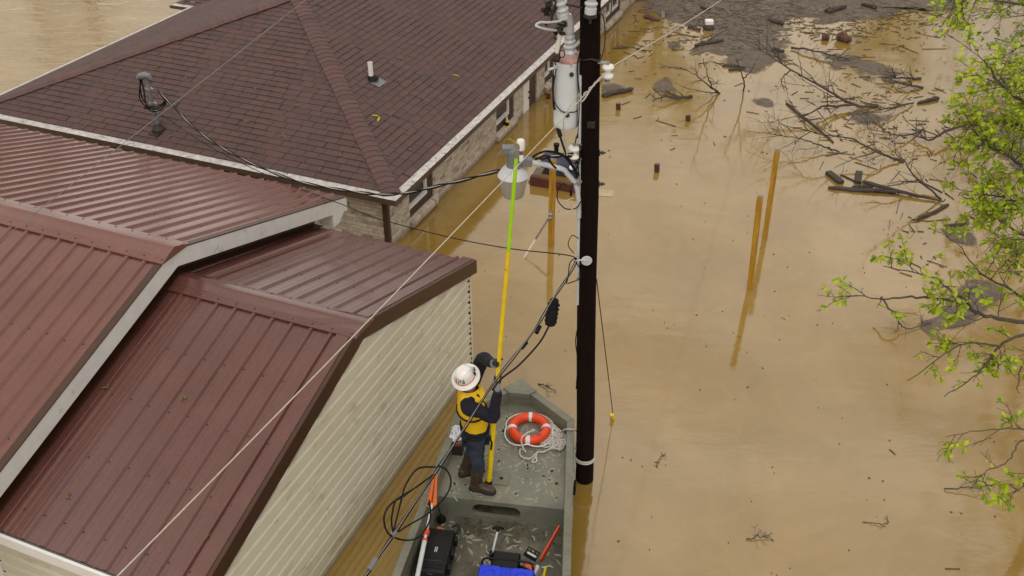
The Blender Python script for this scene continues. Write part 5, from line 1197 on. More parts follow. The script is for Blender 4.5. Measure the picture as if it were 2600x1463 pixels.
# hard hat
ho = hc+hax*.035+V((-.03, -.02, .01))
mb = MB(); a = hax; n = 40; u = a.orthogonal().normalized(); u = (fr_-a*fr_.dot(a)).normalized(); w_ = a.cross(u)
def hring(r, z, ex=1.10): return [ho+a*z+(u*math.cos(2*math.pi*k/n)*ex+w_*math.sin(2*math.pi*k/n))*r for k in range(n)]
prof = [(.100, .002), (.160, -.016), (.162, -.008), (.152, .000), (.113, .020), (.107, .04), (.102, .07), (.092, .105), (.072, .135), (.042, .153), (.012, .158)]
vs = [p for r_, z_ in prof for p in hring(r_, z_, 1.10 if r_ < .13 else 1.04)]; m_ = len(prof)
mb.add(vs, [[i*n+k, i*n+(k+1) % n, (i+1)*n+(k+1) % n, (i+1)*n+k] for i in range(m_-1) for k in range(n)]+[list(range((m_-1)*n, m_*n))])
HT_ = mb.build("hard_hat", 'hat', P, smooth=True)
def shell(t, h):     # point on the crown at azimuth t (0 = front), fraction h up
    zz = .03+.125*h; rr_ = .108*math.sqrt(max(0, 1-h**2.3)); return ho+a*zz+(u*math.cos(t)*1.10+w_*math.sin(t))*rr_
mb = MB()
for off in (-.055, 0, .055):
    pts_ = [];
    for i in range(15):
        th = -1.25+2.5*i/14; h = math.cos(th); q = ho+a*(.035+.125*h*(1-abs(off)*2.2))+u*(math.sin(th)*.112)+w_*off; pts_.append(q)
    mb.tube(catmull(pts_, 2), .0065, 6)
adopt(mb.build("crown_rib", 'hat', smooth=True), HT_)
mb = MB(); mb.tube([ho+a*.03+(u*math.cos(t)*1.10+w_*math.sin(t))*.112 for t in [2.2+i*3.0/16 for i in range(17)]], .0055, 6); adopt(mb.build("band", 'redband', smooth=True), HT_)
mb = MB(); q = shell(-.95, .2); mb.box(q+(q-ho).normalized()*.012, .022, .018, .06, a.cross((q-ho).normalized()).normalized(), (q-ho).normalized(), a); q = shell(-.45, .15); mb.box(q+(q-ho).normalized()*.012, .03, .02, .03, a.cross((q-ho).normalized()).normalized(), (q-ho).normalized(), a)
adopt(mb.build("clip", 'ink'), HT_)
def seg_digits(word, c, ux, uy, size, th, out):
    # handwritten strokes, traced as thin tubes lying on the crown
    S = {'1': [[(.5, 0), (.5, 1)], [(.3, .8), (.5, 1)]], '7': [[(.1, 1), (.9, 1), (.45, 0)]], '9': [[(.85, .55), (.5, .45), (.2, .65), (.35, .95), (.75, .95), (.85, .55), (.7, 0)]], '0': [[(.5, 0), (.2, .3), (.25, .8), (.55, 1), (.85, .7), (.8, .2), (.5, 0)]]}
    mb = MB(); n = len(word)
    for i, chh in enumerate(word):
        for st in S[chh]:
            pts_ = []
            for x, y in st:
                p = c+ux*((i-(n-1)/2)*size*.8+(x-.5)*size*.7)+uy*((y-.5)*size*1.4); pts_.append(out(p))
            mb.tube(pts_, th, 5)
    return mb
tocam = (V((0, 0, CAMZ))-ho).normalized()
bk = (-u*.9-w_*.25).normalized()
def onshell(p):
    v = p-ho; h = max(.02, min(.95, (v.dot(a)-.03)/.125)); t = math.atan2(v.dot(w_), v.dot(u)/1.10); return shell(t, h)+(v.normalized())*.002
num = seg_digits("1790", ho+bk*.11+a*.085, a.cross(bk).normalized()*1.0, a, .040, .0042, onshell)
adopt(num.build("crown_number", 'ink'), HT_)
# clothes
fwd = V((.96, .12, 0)); lat = V((-.12, .96, 0))
jk = [(hipc-UP*.06, lat*.185, fwd*.135, .85), (hipc+UP*.05, lat*.18, fwd*.13, .85), (hipc+UP*.2, lat*.185, fwd*.135, .85), (chest, lat*.215, fwd*.145, .8), (chest+UP*.12, lat*.22, fwd*.14, .8), (neckp-UP*.05, lat*.13, fwd*.10, .9), (neckp+UP*.0, lat*.075, fwd*.075, 1)]
loft("jacket", jk, 'navy', P, wr=.012)
for nm, (S_, E_, W_) in (("r", (rS, rE, rW)), ("l", (lS, lE, lW))):
    c0_ = chest+UP*.10; pth = catmull([c0_.lerp(S_, .55), S_, S_.lerp(E_, .5), E_, E_.lerp(W_, .5), W_], 5); k = len(pth)
    rad = [(.095, .092, .080, .072, .060, .050)[min(5, int(i/(k-1)*5))]*(1-(i/(k-1)*5 % 1))+(.095, .092, .080, .072, .060, .050)[min(5, int(i/(k-1)*5)+1)]*(i/(k-1)*5 % 1) for i in range(k)]
    rad = [q+.007*noise.noise(V((i*.55, ord(nm), 1))) for i, q in enumerate(rad)]
    mb = MB(); mb.tube(pth, rad, 18); mb.build("sleeve", 'navy', P, smooth=True)
    mb = MB(); d = (W_-E_).normalized(); mb.tube([W_-d*.015, W_+d*.02], .047, 16); mb.build("cuff", 'gloveb' if nm == "r" else 'glove', P, smooth=True)
vs_ = [(hipc+UP*.045, lat*.196, fwd*.146, .82), (hipc+UP*.10, lat*.20, fwd*.155, .82), (hipc+UP*.22, lat*.205, fwd*.158, .8), (chest+UP*.0, lat*.226, fwd*.165, .8), (chest+UP*.10, lat*.215, fwd*.165, .8), (chest+UP*.18, lat*.175, fwd*.150, .85), (neckp-UP*.015, lat*.115, fwd*.115, .95), (neckp+UP*.02, lat*.095, fwd*.10, 1)]
VE = loft("life_vest", vs_, 'vest', P, wr=.014, cap=False)
mb = MB()
for z_, k in ((hipc.z+.075, .012), (hipc.z+.03, .008)):
    c = V((hipc.x, hipc.y, z_)); mb.tube([c+lat*(.208*math.cos(t))+fwd*(.160*math.sin(t)) for t in [i*2*math.pi/36 for i in range(36)]], .020, 8, closed=True)
adopt(mb.build("waist_strap", 'navy', smooth=True), VE)
mb = MB(); c = chest-UP*.06; mb.tube([c+lat*(.238*math.cos(t))+fwd*(.175*math.sin(t)) for t in [i*2*math.pi/36 for i in range(36)]], .011, 6, closed=True); adopt(mb.build("chest_strap", 'navy', smooth=True), VE)
mb = MB(); mb.tube(catmull([neckp+fwd*.08-lat*.10-UP*.01, chest+fwd*.15-lat*.14+UP*.1, chest+fwd*.17-lat*.12-UP*.05]), .012, 6); adopt(mb.build("shoulder_strap", 'navy', smooth=True), VE)
mb = MB(); q = hipc+fwd*.15-lat*.16; mb.tube(catmull([q+UP*.02, q+fwd*.03-UP*.1, q+fwd*.02-UP*.2]), .011, 6); adopt(mb.build("loose_strap", 'black', smooth=True), VE)
jp = [(*(hipc-UP*.02), (.165, .125)), (*rHip, .115), (*(rHip.lerp(rK, .5)), .100), (*rK, .083), (*(rK.lerp(rA, .30)), .086), (*(rK.lerp(rA, .42)), .08), (*lHip, .115), (*(lHip.lerp(lK, .5)), .100), (*lK, .083), (*(lK.lerp(lA, .30)), .086), (*(lK.lerp(lA, .42)), .08)]
JN = skin("jeans", jp, [(0, 1), (1, 2), (2, 3), (3, 4), (4, 5), (0, 6), (6, 7), (7, 8), (8, 9), (9, 10)], 'denim', P)
mb = MB(); mb.tube([hipc-UP*.0+lat*(.19*math.cos(t))+fwd*(.14*math.sin(t)) for t in [i*2*math.pi/30 for i in range(30)]], .022, 8, closed=True); mb.build("belt", 'ink', P, smooth=True)
mb = MB(); q = hipc-UP*.09-lat*.185+fwd*.03
mb.box(q, .10, .015, .11, fwd, lat, UP); mb.box(q+fwd*.0-lat*.012+UP*.05, .105, .012, .03, fwd, lat, UP); adopt(mb.build("pocket", 'denim', bev=.006), JN)
for (K_, A_, T_) in ((rK, rA, rT), (lK, lA, lT)):
    d = V((T_.x-A_.x, T_.y-A_.y, 0)).normalized(); g = V((A_.x, A_.y, ZD)); s_ = UP.cross(d)
    sh = K_.lerp(A_, .22); mb = MB(); vs = []
    rings = [(sh+V((0, 0, 0)), .077, .077, 0), (K_.lerp(A_, .5), .073, .073, 0), (K_.lerp(A_, .8), .064, .066, 0), (g+UP*.14, .060, .068, .005), (g+UP*.10, .058, .085, .03)]
    rg_ = [(c+d*o_, s_*a_, d*b_, .95) for c, a_, b_, o_ in rings]
    BT_ = loft("boot", rg_, 'boot', P, n=20, wr=.006)
    ft = [(g+d*(-.075)+UP*.055, s_*.035, UP*.045, .8), (g+d*(-.05)+UP*.06, s_*.052, UP*.055, .8), (g+d*.0+UP*.07, s_*.056, UP*.062, .8), (g+d*.08+UP*.062, s_*.056, UP*.056, .8), (g+d*.15+UP*.052, s_*.058, UP*.045, .8), (g+d*.205+UP*.047, s_*.050, UP*.036, .8), (g+d*.235+UP*.044, s_*.026, UP*.022, .8)]
    adopt(loft("boot_foot", ft, 'boot', None, n=18), BT_)
    mb = MB(); ol = [(-.085, .03), (-.06, .05), (0, .054), (.06, .050), (.15, .062), (.21, .052), (.245, .022)]
    poly = [g+d*x+s_*y for x, y in ol]+[g+d*x-s_*y for x, y in ol[::-1]]
    mb.prism([p+UP*.002 for p in poly], UP*.032); adopt(mb.build("sole", 'sole', bev=.006), BT_)
tex = bpy.data.textures.new("folds", 'CLOUDS'); tex.noise_scale = .085; tex.noise_depth = 2
for ob in list(P.children):
    if ob.name.split('.')[0] in ('jeans', 'sleeve', 'jacket', 'life_vest'):
        dm = ob.modifiers.new("folds", 'DISPLACE'); dm.texture = tex; dm.strength = .038; dm.mid_level = .5; dm.texture_coords = 'LOCAL'
# gloved hands closed round the pole
ud = HD.normalized()
def hand(W_, Hc, mat, palm_mat, flip):
    to = (Hc-W_); to = (to-ud*to.dot(ud)).normalized(); sd_ = ud.cross(to)*flip
    pts = [(*W_, .030), (*(W_.lerp(Hc-to*.045, .6)), .036), (*(Hc-to*.042+sd_*.008), .038)]; ed = [(0, 1), (1, 2)]
    H_ = skin("glove", pts, ed, palm_mat, P, sub=2)
    for i in range(4):
        off = ud*(.033-.022*i); L = (1.0, 1.08, 1.0, .85)[i]; rr_ = .0108
        ring_ = []
        for k in range(6):
            t = (.15+k*.52*L); ring_.append(Hc+off+(-to*math.cos(t)+sd_*math.sin(t)*1.0)*.034)
        f = skin("finger", [(*q, rr_*(1-.05*k)) for k, q in enumerate(ring_)], chain(6), mat, None, sub=1); adopt(f, H_)
    th = [Hc-to*.05-ud*.02-sd_*.02, Hc-to*.02+ud*.03-sd_*.035, Hc+to*.01+ud*.055-sd_*.034, Hc+to*.03+ud*.07-sd_*.018]
    f = skin("thumb", [(*q, .0125-.001*k) for k, q in enumerate(th)], chain(4), mat, None, sub=1); adopt(f, H_)
hand(rW, rH, 'gloveb', 'glove', 1); hand(lW, lH, 'gloveb', 'gloveb', -1)

# ------------------------------------------------------------------ floating debris
def scum(pxs, label, seed, name="debris_mat", z=.006, den=1.0):
    # irregular floating mat: fan of rings so that the rim can break up raggedly
    pts = catmull([at(x, y, 0) for x, y in pxs]+[at(*pxs[0], 0)], 6)[:-1]; c = sum(pts, V((0, 0, 0)))/len(pts)
    mb = MB(); R_ = 9; n = len(pts); vs = [c+UP*z]; ed = [den]
    for i in range(1, R_+1):
        f = i/R_*1.18
        for p in pts: vs.append(c+(p-c)*f+UP*z); ed.append(max(0, 1-f/1.18)*den)
    fs = [[0, 1+k, 1+(k+1) % n] for k in range(n)]
    for i in range(R_-1):
        for k in range(n): fs.append([1+i*n+k, 1+(i+1)*n+k, 1+(i+1)*n+(k+1) % n, 1+i*n+(k+1) % n])
    mb.add(vs, fs); o = mb.build(name, 'scum'); at_ = o.data.attributes.new("edge", 'FLOAT', 'POINT'); at_.data.foreach_set('value', ed)
    tag(o, label, "debris mat", kind='stuff'); return pts
mat1 = [(1560, -40), (1640, 30), (1720, 60), (1800, 75), (1790, 110), (1750, 130), (1800, 150), (1880, 155), (1960, 150), (2010, 110), (2010, 60), (2060, 20), (2080, -40)]
scum(mat1, "broad brown mat of floating wood chips at the top of the picture", 1)
scum([(2010, -40), (2000, 20), (2060, 60), (2150, 55), (2240, 50), (2330, 20), (2420, 30), (2480, -40)], "grey brown raft of floating twigs at the upper right", 2, z=.010)
scum([(1790, 150), (1830, 165), (1900, 195), (1960, 175), (2020, 150), (1960, 120), (1850, 130)], "tongue of floating chips below the broad mat", 3, z=.012, den=0.60)
scum([(1660, 205), (1690, 190), (1720, 215), (1740, 240), (1690, 245), (1655, 232)], "small chip patch around the floating branch", 4, den=0.42)
scum([(1525, 215), (1560, 212), (1588, 222), (1570, 235), (1530, 246)], "small brown chip patch behind the driftwood plank", 5, z=.02)
scum([(1905, 250), (1950, 245), (1975, 262), (1960, 278), (1910, 265)], "small grey scum patch near mid water", 6, den=0.42)
scum([(2380, 578), (2430, 572), (2480, 600), (2490, 640), (2440, 630), (2400, 605)], "dark scum patch below the drifting planks", 7, den=0.60)
scum([(2290, 835), (2370, 800), (2430, 720), (2540, 690), (2580, 730), (2520, 790), (2440, 850), (2360, 870)], "dark scum caught under the leafy branch", 8, den=0.60)
scum([(2420, 240), (2520, 270), (2640, 320), (2640, 470), (2560, 440), (2470, 330)], "brown scum under the thicket at the right", 9, den=0.60)
scum([(1690, 105), (1720, 100), (1740, 120), (1700, 130), (1680, 122)], "wisp of scum left of the broad mat", 10, den=0.42)
scum([(2080, 110), (2160, 130), (2300, 160), (2330, 200), (2250, 230), (2150, 190), (2050, 150)], "thin twig scum between the stumps and the branches", 11, den=0.42)
scum([(2140, 270), (2250, 280), (2300, 300), (2220, 325), (2130, 305)], "thin grey scum around the tangled branches", 12, den=0.42)
# small twigs and chips: nobody could count them
r = random.Random(4); mb = MB()
def chip(p, L, wd, a, lift=.0, mi=0):
    d = V((math.cos(a), math.sin(a), 0)); q = V((-d.y, d.x, 0))
    mb.hexa([p-d*L-q*wd, p+d*L-q*wd*.6, p+d*L+q*wd*.6, p-d*L+q*wd, p-d*L*.9-q*wd*.5+UP*(.012+lift), p+d*L*.9-q*wd*.3+UP*.012, p+d*L*.9+q*wd*.3+UP*.012, p-d*L*.9+q*wd*.5+UP*(.012+lift)], mi)
for _ in range(2000):
    u = r.random()
    if u < .30: x, y = r.gauss(1850, 115), r.gauss(45, 45)
    elif u < .62: x, y = r.gauss(2180, 140), r.gauss(30, 45)
    elif u < .74: x, y = r.gauss(2200, 110), r.gauss(290, 70)
    elif u < .80: x, y = r.gauss(1620, 60), r.gauss(130, 50)
    elif u < .90: x, y = r.uniform(1520, 2600), r.uniform(-60, 420)
    else: x, y = r.uniform(2250, 2620), r.gauss(560, 110)
    if y > 700 or x < 1530: continue
    p = at(x, y, .004)
    if (p.dot(E1) < WA+.3): continue
    if u >= .74 and r.random() < .6: continue
    chip(p, min(.34, r.expovariate(13)+.012), r.uniform(.003, .009), r.gauss(.1, .8) if u < .65 else r.uniform(0, 6.28), r.random()*.006, int(r.random() < .55))
tag(mb.build("floating_twigs", ['twig', 'speck']), "thousands of small twigs and chips drifting on the water", "twigs", kind='stuff')
mb = MB()
for _ in range(300):
    x, y = r.uniform(1000, 2600), r.uniform(330, 1463)
    if noise.noise(V((x*.006, y*.008, 4))) < r.uniform(-.25, .3): continue
    p = at(x, y, .003)
    if p.dot(E1) < -3.6 and p.dot(E2) < 10.3: continue
    if p.dot(E1) < WA+.2 or (abs((p-BO).dot(BX)) < 1.1 and (p-BO).dot(BY) < 2.1): continue
    chip(p, r.uniform(.005, .016) if r.random() < .94 else r.uniform(.04, .09), r.uniform(.002, .007), r.uniform(0, 6.28))
tag(mb.build("floating_specks", 'speck'), "small dark specks of leaf and bark scattered over the open water", "specks", kind='stuff')

mb = MB(); r = random.Random(8)
for _ in range(900):
    x, y = (r.gauss(1850, 120), r.gauss(50, 50)) if r.random() < .6 else (r.gauss(2180, 140), r.gauss(40, 45))
    p = at(x, y, .014)
    if p.dot(E1) < WA+.5 or y > 200: continue
    chip(p, r.uniform(.02, .07), r.uniform(.006, .014), r.gauss(.1, .9))
tag(mb.build("wood_chips", 'oldwood'), "pale wood chips strewn over the brown mats", "chips", kind='stuff')

def branch_mesh(paths, rr, seed, twigs=8, tl=(.25, .8), lift=.35, flat=.35):
    # paths of 3-D points with start/end radius; side twigs fork off at believable angles
    R_ = random.Random(seed); mb = MB()
    def twig(p, d, L, r0, depth):
        pts = [p]; n = 5; dd = V(d)
        for i in range(n):
            dd = (dd+V((R_.gauss(0, .16), R_.gauss(0, .16), R_.gauss(0, .12)))).normalized(); q = pts[-1]+dd*(L/n)
            if q.z < -.03: q.z = -.02+.02*R_.random(); dd.z = abs(dd.z)*.3
            pts.append(q)
        mb.tube(pts, [max(.0022, r0*(1-i/n*.75)) for i in range(n+1)], 5)
        if depth > 0:
            for _ in range(R_.randint(2, 3)):
                k = R_.randint(1, n-1); s = (pts[k+1]-pts[k]).normalized(); o = V((R_.gauss(0, 1), R_.gauss(0, 1), R_.gauss(0, flat))); o = (o-s*o.dot(s)).normalized()
                twig(pts[k], (s*.75+o*.65).normalized(), L*R_.uniform(.35, .6), r0*.55, depth-1)
    for pts, r0, r1, nt in paths:
        c = catmull(pts, 5); k = len(c)
        c = [p+V((R_.gauss(0, .012), R_.gauss(0, .012), R_.gauss(0, .008))) for p in c]
        mb.tube(c, [r0+(r1-r0)*i/(k-1) for i in range(k)], 7)
        for _ in range(nt):
            i = R_.randint(int(k*.2), k-2); s = (c[i+1]-c[i]).normalized(); o = V((R_.gauss(0, 1), R_.gauss(0, 1), R_.gauss(lift, flat))); o = (o-s*o.dot(s)).normalized()
            twig(c[i], (s*.8+o*.6).normalized(), R_.uniform(*tl), max(.004, r0*.38), 1)
    return mb
def px(*ps): return [at(x, y, z) for x, y, z in ps]
def driftbranch(paths, label, seed, mat='twig', grp="drifting branches", **kw):
    o = branch_mesh(paths, 0, seed, **kw).build("drift_branch", mat, smooth=True, loc=V((paths[0][0][0].x, paths[0][0][0].y, 0)))
    return tag(o, label, "branch", grp)
driftbranch([(px((2225, 270, .02), (2166, 266, .10), (2086, 221, .5), (2010, 178, .75), (1959, 145, .95), (1904, 107, 1.1)), .032, .006, 14), (px((2166, 266, .10), (2120, 270, .12), (2086, 271, .2), (2060, 285, .22), (2038, 297, .05)), .03, .012, 7), (px((2010, 178, .75), (1985, 200, .6), (1990, 235, .45)), .018, .006, 5)], "large dark forked branch lying across the water, arching up to the left", 1, tl=(.4, 1.3))
driftbranch([(px((1829, 239, -.05), (1810, 221, .3), (1797, 190, .75), (1787, 147, 1.4)), .022, .005, 6), (px((1828, 238, 0), (1795, 215, .35), (1765, 190, .6), (1726, 170, .8)), .02, .005, 6), (px((1826, 238, 0), (1780, 232, .2), (1735, 222, .35)), .014, .005, 4)], "bare twiggy branch fanning up from the water left of the forked branch", 2, tl=(.25, .7))
driftbranch([(px((1887, 232, -.05), (1888, 200, .5), (1878, 175, .85), (1869, 150, 1.2)), .02, .005, 5), (px((1888, 200, .5), (1903, 185, .8), (1918, 162, 1.15)), .014, .005, 4)], "slim upright Y shaped branch standing in the water", 3, tl=(.2, .6))
driftbranch([(px((1757, 245, .03), (1725, 248, .06), (1690, 246, .12), (1655, 256, .05)), .035, .01, 10)], "low twiggy branch floating on a chip patch", 4, tl=(.2, .6))
driftbranch([(px((2296, 412, .0), (2258, 398, .12), (2226, 387, .25), (2163, 353, .4), (2087, 342, .5), (2040, 330, .5)), .03, .006, 12), (px((2226, 387, .25), (2180, 400, .35), (2120, 425, .3)), .014, .005, 5)], "long thin dark branch curving across the middle right water", 5, tl=(.3, 1.1))
driftbranch([(px((2130, 385, .02), (2085, 370, .12), (2038, 355, .25), (1970, 342, .3), (1897, 335, .2)), .018, .005, 10)], "long pale twig drifting left of the thin dark branch", 6, tl=(.3, .9))
driftbranch([(px((2390, 506, .02), (2330, 455, .5), (2290, 405, .9), (2260, 380, 1.1)), .02, .005, 8), (px((2390, 490, .05), (2330, 460, .15), (2270, 470, .2), (2215, 485, .1)), .022, .006, 7)], "arched bare branch over the floating log", 7, tl=(.3, .9))
driftbranch([(px((2345, 330, .0), (2300, 345, .12), (2260, 340, .2), (2190, 322, .2)), .022, .006, 9), (px((2320, 260, .05), (2250, 275, .2), (2180, 290, .2)), .02, .006, 9)], "tangle of thin dark sticks lying near the right bank", 8, tl=(.3, .9))
driftbranch([(px((2340, 200, .02), (2290, 198, .06), (2230, 196, .1)), .03, .012, 10), (px((2345, 222, .02), (2300, 215, .1), (2260, 208, .1)), .03, .012, 8)], "heap of short dark sticks floating on pale water", 9, tl=(.2, .6))
driftbranch([(px((2010, 120, .05), (2060, 128, .1), (2110, 140, .1), (2155, 150, .03)), .03, .008, 10)], "dark stick with side twigs on the twig scum", 10, tl=(.3, .8))
driftbranch([(px((2475, 308, .02), (2400, 335, .25), (2360, 355, .1), (2310, 340, .1)), .04, .01, 9)], "dark curved bough reaching out from the thicket edge", 11, tl=(.3, .8))
driftbranch([(px((2240, 755, .3), (2270, 800, .25), (2300, 835, .05), (2370, 815, .02)), .016, .006, 6)], "dark bent stick in the scum below the leafy branch", 12, tl=(.2, .5))
driftbranch([(px((2400, 1243, .02), (2450, 1240, .06), (2490, 1236, .08), (2540, 1225, .02)), .010, .004, 4)], "thin bare twig floating near the lower right leaves", 13, tl=(.15, .4))
driftbranch([(px((1895, 1370, .01), (1925, 1362, .03), (1965, 1372, .01)), .009, .003, 6)], "small forked twig floating at the bottom right", 14, tl=(.1, .25))
driftbranch([(px((1668, 1185, .01), (1672, 1168, .03), (1690, 1150, .01)), .007, .003, 2)], "tiny crooked twig floating right of the pole foot", 15, tl=(.05, .15))
driftbranch([(px((1368, 975, .01), (1392, 983, .03), (1412, 995, .01)), .010, .004, 3)], "small dark twig floating just beyond the boat bow", 16, tl=(.06, .15))
driftbranch([(px((2195, 1325, .01), (2240, 1330, .02), (2260, 1322, .01)), .006, .003, 3)], "thin pale twig floating at the lower right corner", 17, tl=(.06, .2))
driftbranch([(px((1640, 130, .02), (1600, 120, .04), (1560, 124, .02)), .018, .006, 6)], "dark weed stem floating by the house wall", 18, tl=(.15, .5))
def log(a, b_, r0, r1, label, mat='drift', name="driftwood_log", grp="driftwood logs", seed=0, flat=1.0):
    R_ = random.Random(seed); p, q = at(*a), at(*b_); n = 9; u = (q-p).normalized(); s_ = UP.cross(u).normalized(); mb = MB(); vs = []
    for i in range(n+1):
        c = p.lerp(q, i/n)+V((R_.gauss(0, .012), R_.gauss(0, .012), R_.gauss(0, .004))); rr_ = r0+(r1-r0)*i/n
        for k in range(9):
            t = 2*math.pi*k/9; g = rr_*(1+R_.uniform(-.22, .22))*(.7 if i in (0, n) else 1); vs.append(c+s_*g*math.cos(t)+UP*g*flat*math.sin(t))
    mb.add(vs, [[i*9+k, i*9+(k+1) % 9, (i+1)*9+(k+1) % 9, (i+1)*9+k] for i in range(n) for k in range(9)]+[list(range(9))[::-1], list(range(n*9, n*9+9))])
    return tag(mb.build(name, mat, loc=p), label, "log", grp)
log((2102, 478, .02), (2279, 486, .05), .055, .04, "long grey log floating level below the loose wood blocks", 'drift', seed=1, flat=.7)
log((2187, 461, .08), (2395, 513, .03), .045, .02, "tapering dark log slanting into the long level log", 'drift', seed=2)
log((2165, 477, .02), (2215, 473, .02), .05, .04, "short dark log against the long level log", seed=3)
log((1997, 262, .02), (2118, 362, .02), .04, .025, "straight thin grey log slanting under the forked branch", seed=4, flat=.6)
log((1767, 116, .02), (1835, 101, .05), .06, .04, "dark log at the edge of the broad chip mat", seed=5)
log((1530, 243, .04), (1606, 226, .05), .07, .05, "dark plank shaped driftwood beside the utility pole", seed=6)
log((1638, 42, .02), (1674, 52, .02), .13, .08, "brown waterlogged log near the far house corner", 'stump', seed=7, flat=.6)
log((1750, 67, .02), (1778, 77, .02), .10, .06, "dark short log in the broad chip mat", seed=8, flat=.7)
log((1962, 126, .02), (1990, 132, .02), .08, .05, "dark short log right of the chip tongue", seed=9)
log((1835, 167, .02), (1892, 170, .02), .045, .03, "slim dark log below the chip tongue, upper of two", seed=10)
log((1852, 178, .02), (1888, 175, .02), .045, .03, "slim dark log below the chip tongue, lower of two", seed=11)
log((2132, 92, .10), (2160, 104, .08), .16, .06, "red brown stump floating at the edge of pale water", 'stump', seed=12)
log((2088, 95, .05), (2105, 96, .05), .12, .08, "small brown stump left of the red brown stump", 'stump', seed=13)
log((2330, 558, .02), (2409, 519, .02), .035, .03, "straight dark stick pointing at the scum patch", seed=14)
log((2395, 576, .02), (2460, 567, .02), .03, .03, "short dark stick above the scum patch", seed=15)
log((2100, 30, .05), (2150, 15, .06), .10, .05, "dark log lying on the twig raft at the top", seed=17)
log((2225, 20, .05), (2190, 10, .06), .08, .05, "second dark log on the twig raft nearer the thicket", seed=18)
log((1990, 60, .05), (1950, 50, .05), .06, .04, "dark stick lodged between the chip mat and twig raft", seed=19)
log((2380, 250, .03), (2330, 262, .03), .06, .03, "blackened log at the thicket edge", seed=20)
def block(a, sx, sy, sz, ang, label, mat='oldwood', name="wood_block", grp="floating wood blocks", tilt=0):
    p = at(*a); ax_ = V((math.cos(ang), math.sin(ang), tilt)).normalized(); ay_ = V((-math.sin(ang), math.cos(ang), 0)); mb = MB(); mb.box(p, sx, sy, sz, ax_, ay_, ax_.cross(ay_))
    return tag(mb.build(name, mat, bev=.01, loc=p), label, "block", grp)
block((2119, 452, .02), .46, .13, .10, R(108), "left floating wood block above the long level log", 'drift')
block((2179, 452, .02), .46, .13, .10, R(70), "right floating wood block above the long level log", 'drift')
block((2152, 452, .01), .34, .03, .04, R(125), "thin splinter floating between the two wood blocks", 'drift')
block((2528, 515, .02), .55, .17, .08, R(-12), "broad floating plank by the right bank")
block((1683, 38, .02), .62, .10, .05, R(82), "pale plank floating in the chip mat near the house", 'oldwood')
block((1791, 22, .03), .30, .14, .10, R(120), "dark short plank floating in the chip mat", 'drift')
block((1530, 490, .005), .42, .26, .012, R(-8), "pale flat sheet floating behind the utility pole", 'sheet', name="floating_sheet", grp=None)
cup = at(1799, 70, .05)
CU = thing("foam_box", cup, "small white foam box sitting on a dark lump in the chip mat", "box")
mb = MB(); mb.lathe(cup, [(.10, -.08), (.16, -.02), (.15, .04), (.09, .10)], UP, 9); mb.build("lump", 'drift', CU)
mb = MB(); mb.box(cup+UP*.15, .22, .20, .12); mb.build("foam", 'wporc', CU, bev=.02)

